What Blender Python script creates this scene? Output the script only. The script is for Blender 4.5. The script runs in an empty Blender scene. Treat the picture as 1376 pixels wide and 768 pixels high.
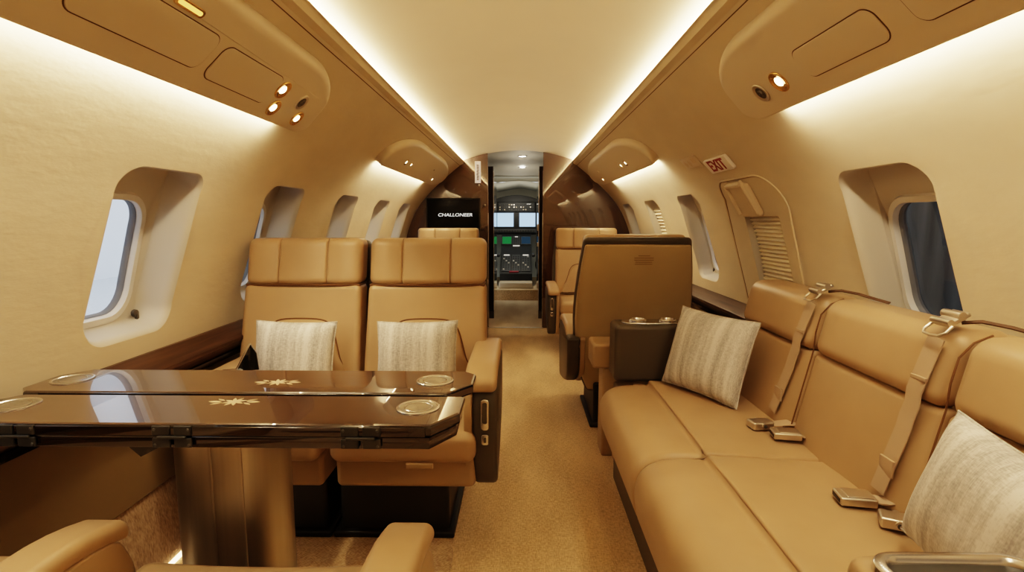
import bpy, bmesh, math, random
from mathutils import Vector, Matrix, geometry
random.seed(7)
PI = math.pi
SC = bpy.context.scene
COL = SC.collection

# ------------------------------------------------------------------ materials
def _new(name):
    m = bpy.data.materials.new(name); m.use_nodes = True
    nt = m.node_tree; nt.nodes.clear()
    out = nt.nodes.new('ShaderNodeOutputMaterial')
    return m, nt, out

def mat(name, col, rough=0.5, metal=0.0, spec=0.5, coat=0.0, var=0.0, vscale=8.0, bump=0.0, bscale=200.0,
        bdist=0.001, stretch=(1, 1, 1), col2=None, emit=None, estr=0.0, ior=None, sheen=0.0, detail=4.0, crough=0.03):
    m, nt, out = _new(name)
    N = nt.nodes; L = nt.links
    b = N.new('ShaderNodeBsdfPrincipled'); L.new(b.outputs[0], out.inputs[0])
    b.inputs['Base Color'].default_value = (*col, 1)
    b.inputs['Roughness'].default_value = rough
    b.inputs['Metallic'].default_value = metal
    b.inputs['Specular IOR Level'].default_value = spec
    b.inputs['Coat Weight'].default_value = coat
    b.inputs['Coat Roughness'].default_value = crough
    if sheen: b.inputs['Sheen Weight'].default_value = sheen
    if ior: b.inputs['IOR'].default_value = ior
    if emit:
        b.inputs['Emission Color'].default_value = (*emit, 1); b.inputs['Emission Strength'].default_value = estr
    tc = N.new('ShaderNodeTexCoord'); mp = N.new('ShaderNodeMapping'); L.new(tc.outputs['Object'], mp.inputs[0])
    mp.inputs['Scale'].default_value = stretch
    if var or col2:
        nz = N.new('ShaderNodeTexNoise'); nz.inputs['Scale'].default_value = vscale; nz.inputs['Detail'].default_value = detail
        L.new(mp.outputs[0], nz.inputs['Vector'])
        rp = N.new('ShaderNodeValToRGB'); L.new(nz.outputs[0], rp.inputs[0])
        c2 = col2 or tuple(c * (1 + var) for c in col); c1 = col if col2 else tuple(c * (1 - var) for c in col)
        rp.color_ramp.elements[0].color = (*c1, 1); rp.color_ramp.elements[1].color = (*c2, 1)
        rp.color_ramp.elements[0].position = 0.32; rp.color_ramp.elements[1].position = 0.68
        L.new(rp.outputs[0], b.inputs['Base Color'])
    if bump:
        nb = N.new('ShaderNodeTexNoise'); nb.inputs['Scale'].default_value = bscale; nb.inputs['Detail'].default_value = 3
        L.new(mp.outputs[0], nb.inputs['Vector'])
        bp = N.new('ShaderNodeBump'); bp.inputs['Strength'].default_value = bump; bp.inputs['Distance'].default_value = bdist
        L.new(nb.outputs[0], bp.inputs['Height']); L.new(bp.outputs[0], b.inputs['Normal'])
    return m

def emission(name, col, s):
    m, nt, out = _new(name)
    e = nt.nodes.new('ShaderNodeEmission'); e.inputs[0].default_value = (*col, 1); e.inputs[1].default_value = s
    nt.links.new(e.outputs[0], out.inputs[0]); return m

def glass_pane(name, tint):
    m, nt, out = _new(name); N = nt.nodes; L = nt.links
    t = N.new('ShaderNodeBsdfTransparent'); t.inputs[0].default_value = (*tint, 1)
    g = N.new('ShaderNodeBsdfGlossy'); g.inputs['Roughness'].default_value = 0.02
    lw = N.new('ShaderNodeLayerWeight'); pw = N.new('ShaderNodeMath'); pw.operation = 'POWER'; pw.inputs[1].default_value = 4.0
    L.new(lw.outputs['Facing'], pw.inputs[0])
    f = N.new('ShaderNodeMath'); f.operation = 'MULTIPLY_ADD'; f.inputs[1].default_value = .55; f.inputs[2].default_value = .045; L.new(pw.outputs[0], f.inputs[0])
    x = N.new('ShaderNodeMixShader'); L.new(f.outputs[0], x.inputs[0]); L.new(t.outputs[0], x.inputs[1]); L.new(g.outputs[0], x.inputs[2])
    L.new(x.outputs[0], out.inputs[0]); return m

def carpet_mat(name, c1, c2, rotz=0.0):
    m, nt, out = _new(name); N = nt.nodes; L = nt.links
    b = N.new('ShaderNodeBsdfPrincipled'); L.new(b.outputs[0], out.inputs[0])
    b.inputs['Roughness'].default_value = 0.95; b.inputs['Specular IOR Level'].default_value = 0.1
    b.inputs['Sheen Weight'].default_value = 0.25
    tc = N.new('ShaderNodeTexCoord'); mp = N.new('ShaderNodeMapping'); L.new(tc.outputs['Object'], mp.inputs[0])
    mp.inputs['Rotation'].default_value = (0, 0, rotz)
    def noise(sc, stretch, det=3):
        q = N.new('ShaderNodeMapping'); q.inputs['Scale'].default_value = stretch; L.new(mp.outputs[0], q.inputs[0])
        n = N.new('ShaderNodeTexNoise'); n.inputs['Scale'].default_value = sc; n.inputs['Detail'].default_value = det
        L.new(q.outputs[0], n.inputs['Vector']); return n
    n1 = noise(55, (1, 4.5, 1)); n2 = noise(55, (4.5, 1, 1)); n3 = noise(2.5, (1.6, .5, 1), 4)
    a = N.new('ShaderNodeMath'); a.operation = 'ADD'; L.new(n1.outputs[0], a.inputs[0]); L.new(n2.outputs[0], a.inputs[1])
    a2 = N.new('ShaderNodeMath'); a2.operation = 'MULTIPLY_ADD'; a2.inputs[1].default_value = .75
    L.new(a.outputs[0], a2.inputs[0]); L.new(n3.outputs[0], a2.inputs[2])
    s = N.new('ShaderNodeMath'); s.operation = 'MULTIPLY'; s.inputs[1].default_value = .40; L.new(a2.outputs[0], s.inputs[0])
    rp = N.new('ShaderNodeValToRGB'); L.new(s.outputs[0], rp.inputs[0])
    rp.color_ramp.elements[0].position = .42; rp.color_ramp.elements[1].position = .58
    rp.color_ramp.elements[0].color = (*c1, 1); rp.color_ramp.elements[1].color = (*c2, 1)
    L.new(rp.outputs[0], b.inputs['Base Color'])
    bp = N.new('ShaderNodeBump'); bp.inputs['Strength'].default_value = .7; bp.inputs['Distance'].default_value = .004
    L.new(a.outputs[0], bp.inputs['Height']); L.new(bp.outputs[0], b.inputs['Normal'])
    return m

def wood_mat(name, c1, c2, stretch, rough=.12, spec=.7, ior=1.6, coat=1.0):
    m, nt, out = _new(name); N = nt.nodes; L = nt.links
    b = N.new('ShaderNodeBsdfPrincipled'); L.new(b.outputs[0], out.inputs[0])
    b.inputs['Roughness'].default_value = rough; b.inputs['IOR'].default_value = ior
    b.inputs['Coat Weight'].default_value = coat; b.inputs['Coat Roughness'].default_value = .015; b.inputs['Coat IOR'].default_value = ior
    tc = N.new('ShaderNodeTexCoord'); mp = N.new('ShaderNodeMapping'); L.new(tc.outputs['Object'], mp.inputs[0])
    mp.inputs['Scale'].default_value = stretch
    n = N.new('ShaderNodeTexNoise'); n.inputs['Scale'].default_value = 1.0; n.inputs['Detail'].default_value = 6; n.inputs['Distortion'].default_value = .4
    L.new(mp.outputs[0], n.inputs['Vector'])
    rp = N.new('ShaderNodeValToRGB'); L.new(n.outputs[0], rp.inputs[0])
    rp.color_ramp.elements[0].position = .38; rp.color_ramp.elements[1].position = .64
    rp.color_ramp.elements[0].color = (*c1, 1); rp.color_ramp.elements[1].color = (*c2, 1)
    L.new(rp.outputs[0], b.inputs['Base Color'])
    return m

def linen_mat(name, c1, c2):
    m, nt, out = _new(name); N = nt.nodes; L = nt.links
    b = N.new('ShaderNodeBsdfPrincipled'); L.new(b.outputs[0], out.inputs[0])
    b.inputs['Roughness'].default_value = .95; b.inputs['Specular IOR Level'].default_value = .1; b.inputs['Sheen Weight'].default_value = .2
    tc = N.new('ShaderNodeTexCoord')
    def noise(stretch, det=3):
        q = N.new('ShaderNodeMapping'); q.inputs['Scale'].default_value = stretch; L.new(tc.outputs['Object'], q.inputs[0])
        n = N.new('ShaderNodeTexNoise'); n.inputs['Scale'].default_value = 1; n.inputs['Detail'].default_value = det
        L.new(q.outputs[0], n.inputs['Vector']); return n
    st = noise((26, 1.2, 1.2), 4); wv = noise((500, 60, 60), 2); wv2 = noise((90, 420, 200), 2)
    a = N.new('ShaderNodeMath'); a.operation = 'ADD'; L.new(wv.outputs[0], a.inputs[0]); L.new(wv2.outputs[0], a.inputs[1])
    k = N.new('ShaderNodeMath'); k.operation = 'MULTIPLY_ADD'; k.inputs[1].default_value = .35; L.new(a.outputs[0], k.inputs[0]); L.new(st.outputs[0], k.inputs[2])
    rp = N.new('ShaderNodeValToRGB'); L.new(k.outputs[0], rp.inputs[0])
    rp.color_ramp.elements[0].position = .68; rp.color_ramp.elements[1].position = 1.02
    rp.color_ramp.elements[0].color = (*c1, 1); rp.color_ramp.elements[1].color = (*c2, 1)
    L.new(rp.outputs[0], b.inputs['Base Color'])
    bp = N.new('ShaderNodeBump'); bp.inputs['Strength'].default_value = .6; bp.inputs['Distance'].default_value = .0015
    L.new(k.outputs[0], bp.inputs['Height']); L.new(bp.outputs[0], b.inputs['Normal'])
    return m

WARM = (1.0, .785, .50)
M = {}
M['wall'] = mat('sidewall_cream', (.63, .54, .40), .75, bump=.35, bscale=16, bdist=.004, stretch=(1, 1, 2.5), var=.03, vscale=5)
M['shoulder'] = M['wall']
M['ceil'] = mat('ceiling_cream', (.76, .66, .50), .7, var=.02, vscale=3)
M['pod'] = mat('service_unit_beige', (.66, .575, .45), .5)
M['groove'] = mat('panel_groove', (.12, .07, .03), .8)
M['dado'] = mat('lower_panel_leather', (.21, .15, .078), .5, var=.04, vscale=4)
M['leather'] = mat('tan_leather', (.395, .275, .165), .40, spec=.45, var=.05, vscale=6, bump=.18, bscale=420, bdist=.0006)
M['leather2'] = mat('tan_leather_back', (.385, .275, .165), .42, spec=.4, var=.05, vscale=4, bump=.18, bscale=420, bdist=.0006)
M['rearpanel'] = mat('seat_back_leather', (.43, .335, .20), .45, spec=.35, var=.04, vscale=4, bump=.15, bscale=420, bdist=.0006)
M['finetext'] = mat('brown_print', (.20, .13, .06), .7)
M['seam'] = mat('seam_brown', (.13, .06, .02), .7)
M['trimbrown'] = mat('dark_brown_leather', (.075, .063, .048), .42, spec=.4, bump=.15, bscale=400, bdist=.0005)
M['black'] = mat('black_base', (.012, .010, .008), .5)
M['tvglass'] = mat('tv_glass', (.004, .004, .004), .22, spec=.15)
M['blackgloss'] = mat('black_gloss', (.008, .007, .006), .08, coat=.5)
M['nickel'] = mat('brushed_nickel', (.72, .71, .70), .22, metal=1)
M['pewter'] = mat('pewter_buckle', (.66, .60, .52), .36, metal=1)
M['column'] = mat('bronze_column', (.46, .43, .365), .42, metal=1, var=.15, vscale=3, stretch=(9, 9, .2))
M['gold'] = mat('gold_bezel', (.75, .48, .20), .25, metal=1)
M['wood'] = wood_mat('walnut_table', (.028, .0125, .006), (.088, .042, .019), (1.4, 130, 130), rough=.25, ior=1.5)
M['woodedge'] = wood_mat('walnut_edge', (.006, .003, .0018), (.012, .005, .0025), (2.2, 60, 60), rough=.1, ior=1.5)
M['woodwall'] = wood_mat('walnut_bulkhead', (.050, .019, .0075), (.070, .027, .0105), (60, 60, 1.5), rough=.25, ior=1.7)
M['wooddark'] = wood_mat('dark_walnut', (.010, .004, .002), (.030, .010, .004), (26, 26, 2), rough=.15)
M['ledge'] = wood_mat('walnut_ledge', (.035, .016, .008), (.08, .040, .020), (40, 2, 40), rough=.42, ior=1.3, coat=.15)
M['carpet'] = carpet_mat('aisle_carpet', (.46, .325, .18), (.80, .60, .365))
M['carpet2'] = carpet_mat('vestibule_carpet', (.56, .42, .27), (.80, .66, .47))
M['carpetd'] = carpet_mat('kick_carpet', (.26, .17, .10), (.48, .34, .21), .6)
M['linen'] = linen_mat('striped_linen', (.31, .298, .285), (.66, .635, .605))
M['lining'] = mat('window_lining', (.50, .46, .395), .55)
M['winframe'] = mat('window_frame_grey', (.62, .60, .57), .4)
M['seal'] = mat('window_seal', (.16, .16, .17), .6)
M['pane'] = glass_pane('window_glass', (.95, .97, 1.0))
M['paned'] = glass_pane('dark_window_glass', (.64, .61, .56))
M['shade'] = mat('pleated_shade', (.80, .72, .58), .75)
M['beige'] = mat('beige_plastic', (.62, .51, .36), .45)
M['strap'] = mat('belt_webbing', (.42, .315, .225), .7, bump=.4, bscale=300, stretch=(1, 4, 1), bdist=.0008)
M['white'] = mat('white_placard', (.92, .86, .80), .4)
M['white_addedglow'] = mat('white_placard_added_glow', (.92, .86, .80), .4, emit=(1, .88, .78), estr=.28)  # faint glow added to the white so the placard reads brighter; not a lamp
M['red'] = mat('red_letters', (.25, .012, .02), .5)
M['ink'] = mat('dark_ink', (.09, .045, .02), .7)
M['inlay'] = mat('pale_inlay', (.62, .50, .34), .35)
M['clear'] = mat('pale_clear_placard', (.62, .52, .40), .3)
M['grey'] = mat('cockpit_grey', (.40, .38, .31), .7)
M['greyc'] = mat('vestibule_ceiling_grey', (.40, .38, .33), .6)
M['panel'] = mat('instrument_black', (.018, .018, .016), .5)
M['panel2'] = mat('instrument_grey', (.055, .055, .052), .5)
M['silver'] = mat('silver_trim', (.75, .72, .68), .3, metal=1)
M['led'] = emission('cove_led', (1.0, .785, .51), 92)
M['led2'] = emission('wash_led', (1.0, .80, .54), 60)
M['floorled'] = emission('floor_led', (1.0, .72, .42), 5)
M['lens'] = emission('reading_lens', (1.0, .80, .50), 9)
M['amber'] = emission('amber_sign', (1.0, .52, .10), 1.6)
M['cabinlamp'] = emission('vestibule_lamp', (1.0, .95, .85), 12)
M['screen'] = emission('avionics_screen', (.42, .62, .85), 1.2)
M['screeng'] = emission('map_screen', (.02, .16, .05), .9)
M['screenb'] = emission('dim_screen', (.03, .06, .09), .7)
M['lit'] = emission('lit_key', (.8, .75, .65), .7)
M['tvtext'] = emission('tv_letters', (.9, .88, .82), 1.0)

# ------------------------------------------------------------------ mesh helper
class MB:
    def __init__(s): s.v = []; s.f = []
    def add(s, vs, fs, X=None):
        o = len(s.v)
        s.v += [tuple(X @ Vector(p)) if X else tuple(p) for p in vs]
        s.f += [tuple(o + i for i in f) for f in fs]; return s
    def box(s, c, d, X=None):
        x, y, z = c; a, b, e = d[0] / 2, d[1] / 2, d[2] / 2
        vs = [(x + i * a, y + j * b, z + k * e) for k in (-1, 1) for j in (-1, 1) for i in (-1, 1)]
        return s.add(vs, [(0, 2, 3, 1), (4, 5, 7, 6), (0, 1, 5, 4), (2, 6, 7, 3), (0, 4, 6, 2), (1, 3, 7, 5)], X)
    def rbox(s, c, d, r, n=(4, 4, 4), X=None, fn=None, extra=None, k=4):
        """rounded box with a dense grid; fn deforms points (local to its centre)"""
        h = [q / 2 for q in d]; r = min(r, min(h) * .98)
        ax = []
        for i in range(3):
            m = h[i] - r
            t = [r * math.tan(PI / 4 * j / k) for j in range(k + 1)]
            cs = set([round(-m - q, 6) for q in t] + [round(m + q, 6) for q in t] + [round(-m + 2 * m * j / n[i], 6) for j in range(n[i] + 1)])
            if extra and extra[i]: cs |= set(round(e, 6) for e in extra[i] if abs(e) < h[i])
            ax.append(sorted(cs))
        idx = {}; vs = []; fs = []
        def V(p):
            key = tuple(round(q, 5) for q in p)
            if key in idx: return idx[key]
            q = [max(-h[i] + r, min(h[i] - r, p[i])) for i in range(3)]
            dd = Vector([p[i] - q[i] for i in range(3)])
            w = Vector(q) + (dd.normalized() * r if dd.length > 1e-9 else dd)
            if fn: w = Vector(fn(w))
            idx[key] = len(vs); vs.append(tuple(w + Vector(c))); return idx[key]
        for i in range(3):
            j, l = (i + 1) % 3, (i + 2) % 3
            for sg in (-1, 1):
                for a in range(len(ax[j]) - 1):
                    for b in range(len(ax[l]) - 1):
                        q = []
                        for (u, w) in ((a, b), (a + 1, b), (a + 1, b + 1), (a, b + 1)):
                            p = [0, 0, 0]; p[i] = sg * h[i]; p[j] = ax[j][u]; p[l] = ax[l][w]; q.append(V(p))
                        if len(set(q)) == 4: fs.append(tuple(q if sg > 0 else q[::-1]))
        return s.add(vs, fs, X)
    def loops(s, ls, closed=True, cap0=True, cap1=True, X=None):
        n = len(ls[0]); vs = [p for l in ls for p in l]; fs = []
        for a in range(len(ls) - 1):
            for i in range(n if closed else n - 1):
                j = (i + 1) % n
                fs.append((a * n + i, a * n + j, (a + 1) * n + j, (a + 1) * n + i))
        if cap0: fs.append(tuple(range(n))[::-1])
        if cap1: fs.append(tuple((len(ls) - 1) * n + i for i in range(n)))
        return s.add(vs, fs, X)
    def lathe(s, prof, n=32, X=None, cap=True, sx=1, sy=1):
        ls = [[(r * sx * math.cos(2 * PI * i / n), r * sy * math.sin(2 * PI * i / n), z) for i in range(n)] for r, z in prof]
        return s.loops(ls, cap0=cap, cap1=cap, X=X)
    def tube(s, pts, r, n=8, closed=False, X=None):
        P = [Vector(p) for p in pts]; m = len(P); ls = []
        up = None
        for i in range(m):
            t = (P[(i + 1) % m] - P[i - 1]) if closed else (P[min(i + 1, m - 1)] - P[max(i - 1, 0)])
            t.normalize()
            if up is None: up = Vector((0, 0, 1)) if abs(t.z) < .9 else Vector((1, 0, 0))
            a = t.cross(up).normalized(); b = a.cross(t).normalized(); up = b
            rr = r[i] if isinstance(r, (list, tuple)) else r
            ls.append([tuple(P[i] + (a * math.cos(2 * PI * k / n) + b * math.sin(2 * PI * k / n)) * rr) for k in range(n)])
        if closed: ls.append(ls[0]); return s.loops(ls, cap0=False, cap1=False, X=X)
        return s.loops(ls, X=X)
    def prism(s, outline, w0, w1, bev=0.0, F=None, k=3, X=None):
        """2D outline (ccw) swept from w0 to w1 with rounded edges; F maps (u,v,w) to a point"""
        F = F or (lambda u, v, w: (u, v, w))
        ls = []
        if bev:
            for j in range(k + 1):
                a = PI / 2 * j / k; ls.append((bev * (1 - math.sin(a)), w0 + bev * (1 - math.cos(a))))
            for j in range(k + 1):
                a = PI / 2 * (1 - j / k); ls.append((bev * (1 - math.sin(a)), w1 - bev * (1 - math.cos(a))))
        else: ls = [(0, w0), (0, w1)]
        return s.loops([[F(u, v, w) for u, v in inset(outline, d)] for d, w in ls], X=X)
    def ribbon(s, pts, side, w, th, X=None):
        """flat strap along pts; side = width direction(s)"""
        ls = []
        m = len(pts); P = [Vector(p) for p in pts]
        for i in range(m):
            t = (P[min(i + 1, m - 1)] - P[max(i - 1, 0)]).normalized()
            a = Vector(side[i] if isinstance(side, list) else side).normalized(); a = (a - t * a.dot(t)).normalized(); b = t.cross(a)
            ls.append([tuple(P[i] + a * (p * w / 2) + b * (q * th / 2)) for p, q in ((-1, -1), (1, -1), (1, 1), (-1, 1))])
        return s.loops(ls, X=X)
    def build(s, name, m, parent=None, world=False, angle=38, kind=None, loc=None, rot=None):
        me = bpy.data.meshes.new(name)
        vs = s.v
        if world and parent is not None:
            mw = parent.matrix_basis.copy(); q = parent.parent
            while q is not None: mw = q.matrix_basis @ mw; q = q.parent
            inv = mw.inverted(); vs = [tuple(inv @ Vector(p)) for p in vs]
        elif world and loc is not None:
            vs = [tuple(Vector(p) - Vector(loc)) for p in vs]
        me.from_pydata(vs, [], s.f); me.validate(); me.update()
        bm = bmesh.new(); bm.from_mesh(me); bmesh.ops.remove_doubles(bm, verts=bm.verts, dist=1e-6)
        bmesh.ops.recalc_face_normals(bm, faces=bm.faces); bm.to_mesh(me); bm.free()
        me.shade_smooth(); me.set_sharp_from_angle(angle=math.radians(angle))
        me.materials.append(M[m] if isinstance(m, str) else m)
        o = bpy.data.objects.new(name, me); COL.objects.link(o)
        if parent is not None: o.parent = parent
        if loc is not None: o.location = loc
        if rot is not None: o.rotation_euler = rot
        if kind: o['kind'] = kind
        return o

def inset(ol, d):
    if d == 0: return list(ol)
    n = len(ol); out = []
    for i in range(n):
        p, q, r = Vector(ol[i - 1]), Vector(ol[i]), Vector(ol[(i + 1) % n])
        a = (q - p); b = (r - q)
        if a.length < 1e-9: a = b
        if b.length < 1e-9: b = a
        a.normalize(); b.normalize()
        na = Vector((-a.y, a.x)); nb = Vector((-b.y, b.x)); m = na + nb
        if m.length < 1e-6: m = na
        m.normalize(); k = 1 / max(.5, m.dot(na))
        out.append(tuple(q + m * d * k))
    return out

def rrect(cx, cy, w, h, r, n=8):
    """ccw rounded rectangle; r one radius or four (bl, br, tr, tl)"""
    R = r if isinstance(r, (list, tuple)) else (r,) * 4
    out = []
    for (sx, sy, a0, rr) in ((-1, -1, PI, R[0]), (1, -1, 1.5 * PI, R[1]), (1, 1, 0, R[2]), (-1, 1, .5 * PI, R[3])):
        px, py = cx + sx * (w / 2 - rr), cy + sy * (h / 2 - rr)
        for j in range(n + 1):
            a = a0 + PI / 2 * j / n; out.append((px + rr * math.cos(a), py + rr * math.sin(a)))
    return out

def erect(cx, cy, w, h, R, n=12):
    out = []
    for (sx, sy, a0, rr) in ((-1, -1, PI, R[0]), (1, -1, 1.5 * PI, R[1]), (1, 1, 0, R[2]), (-1, 1, .5 * PI, R[3])):
        px, py = cx + sx * (w / 2 - rr[0]), cy + sy * (h / 2 - rr[1])
        for j in range(n + 1):
            a = a0 + PI / 2 * j / n; out.append((px + rr[0] * math.cos(a), py + rr[1] * math.sin(a)))
    return out

def thing(name, label, cat, loc=(0, 0, 0), rotz=0, group=None, rot=None):
    o = bpy.data.objects.new(name, None); COL.objects.link(o); o.empty_display_size = .1
    o.rotation_euler = rot.to_euler() if rot is not None else (0, 0, rotz); o.location = loc
    o['label'] = label; o['category'] = cat
    if group: o['group'] = group
    return o
def tag(o, label, cat, group=None):
    o['label'] = label; o['category'] = cat
    if group: o['group'] = group
    return o
def lab(o, t): o['label'] = t; return o

# ------------------------------------------------------------------ cabin cross-section
PROF = [(1.14, 0), (1.19, .3), (1.215, .6), (1.21, .75), (1.19, .9), (1.152, 1.05), (1.09, 1.2), (1.03, 1.3), (.948, 1.4), (.848, 1.5), (.735, 1.6), (.612, 1.7), (.56, 1.742)]
def _cr(p0, p1, p2, p3, t):
    return tuple(.5 * (2 * b + (c - a) * t + (2 * a - 5 * b + 4 * c - d) * t * t + (3 * b - a - 3 * c + d) * t ** 3) for a, b, c, d in zip(p0, p1, p2, p3))
_pts = []
for i in range(len(PROF) - 1):
    for j in range(12):
        _pts.append(_cr(PROF[max(i - 1, 0)], PROF[i], PROF[i + 1], PROF[min(i + 2, len(PROF) - 1)], j / 12))
_pts.append(PROF[-1])
_S = [0]
for a, b in zip(_pts, _pts[1:]): _S.append(_S[-1] + math.dist(a, b))
SMAX = _S[-1]
def prof(s):
    s = max(0, min(SMAX, s))
    import bisect
    i = min(len(_S) - 2, max(0, bisect.bisect_right(_S, s) - 1))
    t = (s - _S[i]) / (_S[i + 1] - _S[i]); a, b = _pts[i], _pts[i + 1]
    return a[0] + (b[0] - a[0]) * t, a[1] + (b[1] - a[1]) * t
def s_of_z(z):
    for i in range(len(_pts) - 1):
        if _pts[i][1] <= z <= _pts[i + 1][1]: return _S[i] + (_S[i + 1] - _S[i]) * (z - _pts[i][1]) / (_pts[i + 1][1] - _pts[i][1])
    return SMAX
def hw(z): return prof(s_of_z(z))[0]
def wallp(side, y, s, off=0.0):
    """point on the side wall at arc length s, off>0 into the cabin"""
    x, z = prof(s); x1, z1 = prof(s - .02); x2, z2 = prof(s + .02)
    t = Vector((x2 - x1, z2 - z1)).normalized(); n = Vector((-t.y, t.x))
    return (side * (x + n.x * off), y, z + n.y * off)
def wz(side, y, z, off=0.0): return wallp(side, y, s_of_z(z), off)

Y0, Y1 = -1.9, 5.65
YCOCK = 9.4
WH = .385
WIN_L = [-.05, .80, 1.65, 2.50, 3.38, 4.23, 5.05]
WIN_R = [-.12, .73, 1.585, 3.36, 4.28, 5.22]
EXITW = (2.45, .345, .835, 1.165)
def win_outline(yc):
    s0, s1 = s_of_z(.775), s_of_z(1.300)
    return rrect(yc, (s0 + s1) / 2, WH, s1 - s0, (.085, .085, .075, .075), 8)
def exit_outline():
    s0, s1 = s_of_z(EXITW[2]), s_of_z(EXITW[3])
    return rrect(EXITW[0], (s0 + s1) / 2, EXITW[1], s1 - s0, .012, 8)

def side_wall(name, side, outs):
    s_lo = s_of_z(.28)
    vs = []; es = []; boxes = []
    for ol in outs:
        b = len(vs); n = len(ol); vs += [Vector(p) for p in ol]; es += [(b + i, b + (i + 1) % n) for i in range(n)]
        boxes.append((min(p[0] for p in ol), max(p[0] for p in ol), min(p[1] for p in ol), max(p[1] for p in ol)))
    ny = int((Y1 - Y0) / .075); ns = 34
    for i in range(ny + 1):
        for j in range(ns + 1):
            p = (Y0 + (Y1 - Y0) * i / ny, s_lo + (SMAX - s_lo) * j / ns)
            if any(a - .012 < p[0] < b + .012 and c - .012 < p[1] < d + .012 for a, b, c, d in boxes):
                # keep the points of the corners outside the rounded outline
                if any(geometry.intersect_point_tri_2d(Vector(p), Vector(p), Vector(p), Vector(p)) for _ in ()): pass
                continue
            vs.append(Vector(p))
    ov, oe, of, *_ = geometry.delaunay_2d_cdt(vs, es, [], 0, 1e-6)
    def inside(c):
        for ol, (a, b, cc, d) in zip(outs, boxes):
            if a < c[0] < b and cc < c[1] < d:
                k = False; n = len(ol)
                for i in range(n):
                    x1, y1 = ol[i]; x2, y2 = ol[i - 1]
                    if (y1 > c[1]) != (y2 > c[1]) and c[0] < (x2 - x1) * (c[1] - y1) / (y2 - y1) + x1: k = not k
                if k: return True
        return False
    fs = [tuple(f) for f in of if not inside(sum((ov[i] for i in f), Vector((0, 0))) / len(f))]
    mb = MB(); mb.add([wallp(side, p[0], p[1]) for p in ov], fs)
    return mb.build(name, 'wall', kind='structure', angle=60)

side_wall('wall_left', -1, [win_outline(y) for y in WIN_L])
side_wall('wall_right', 1, [win_outline(y) for y in WIN_R] + [exit_outline()])

def window(idx, side, yc, pane_mat, shade=False, pull=True):
    ol = win_outline(yc); n = len(ol)
    s0, s1 = s_of_z(.775), s_of_z(1.300); sc = (s0 + s1) / 2
    pw_, dd = (.262, 0.0) if side < 0 else (.300, .026)
    pane = rrect(yc, sc - .055, pw_, .352, .085, 8)
    def L(o, off):
        if off < -.09: off += dd
        return [wallp(side, u, v, off) for u, v in o]
    lining = MB()
    lining.loops([L(ol, .0), L(inset(ol, .002), -.0015), L(inset(ol, .008), -.007), L(inset(ol, .013), -.017), L(inset(ol, .016), -.032), L(inset(ol, .021), -.105), L(inset(ol, .026), -.112)], cap0=False, cap1=False)
    w = lining.build('window_%d' % idx, 'lining', kind='structure', angle=50)
    bp = MB(); bp.loops([L(inset(ol, .024), -.110), L(inset(pane, -.02), -.122), L(pane, -.122)], cap0=False, cap1=False)
    bp.build('inner_panel', 'lining', w, angle=50)
    fr = MB(); fr.loops([L(inset(pane, -.026), -.121), L(inset(pane, -.022), -.112), L(inset(pane, -.004), -.112), L(inset(pane, 0), -.122), L(inset(pane, .002), -.15)], cap0=False, cap1=False)
    fr.build('window_frame', 'winframe', w)
    se = MB(); se.loops([L(inset(pane, .0015), -.128), L(inset(pane, .005), -.136), L(inset(pane, .005), -.15)], cap0=False, cap1=False); se.build('seal', 'seal', w)
    gl = MB(); m = 8
    ps = inset(pane, .004)
    rings = [[(yc + (u - yc) * t, sc - .055 + (v - sc + .055) * t) for u, v in ps] for t in (1, .75, .5, .25, .02)]
    gl.loops([L(r, -.142) for r in rings], cap0=False); gl.build('pane', pane_mat, w, angle=60)
    if shade:
        sh = MB(); k = 16; a, b = yc - WH / 2 + .02, yc + WH / 2 - .02; row = []
        for j in range(2 * k + 1):
            s = s0 + .03 + (s1 - .10 - s0 - .03) * j / (2 * k); off = -.03 if j % 2 else -.045
            row.append([wallp(side, a, s, off), wallp(side, b, s, off)])
        sh.loops(row, closed=False, cap0=False, cap1=False); sh.build('pleated_shade', 'shade', w, angle=10)
    elif pull:
        pl = MB(); q = Vector(wallp(side, yc + WH / 2 - .05, s0 + .045, -.095))
        pl.lathe([(.012, -.004), (.014, 0), (.012, .008), (.004, .012)], 14, Matrix.Translation(q) @ Matrix.Rotation(-side * PI / 2, 4, 'Y'))
        pl.rbox((q.x - side * .008, q.y, q.z - .018), (.012, .010, .034), .003, (1, 1, 1)); pl.build('shade_pull', 'trimbrown', w)
    return w
wi = 0
for y in WIN_L:
    wi += 1; window(wi, -1, y, 'pane')
for y in WIN_R:
    wi += 1; window(wi, 1, y, 'paned' if y < 2 else 'pane', shade=(abs(y - 4.28) < .01))

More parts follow.
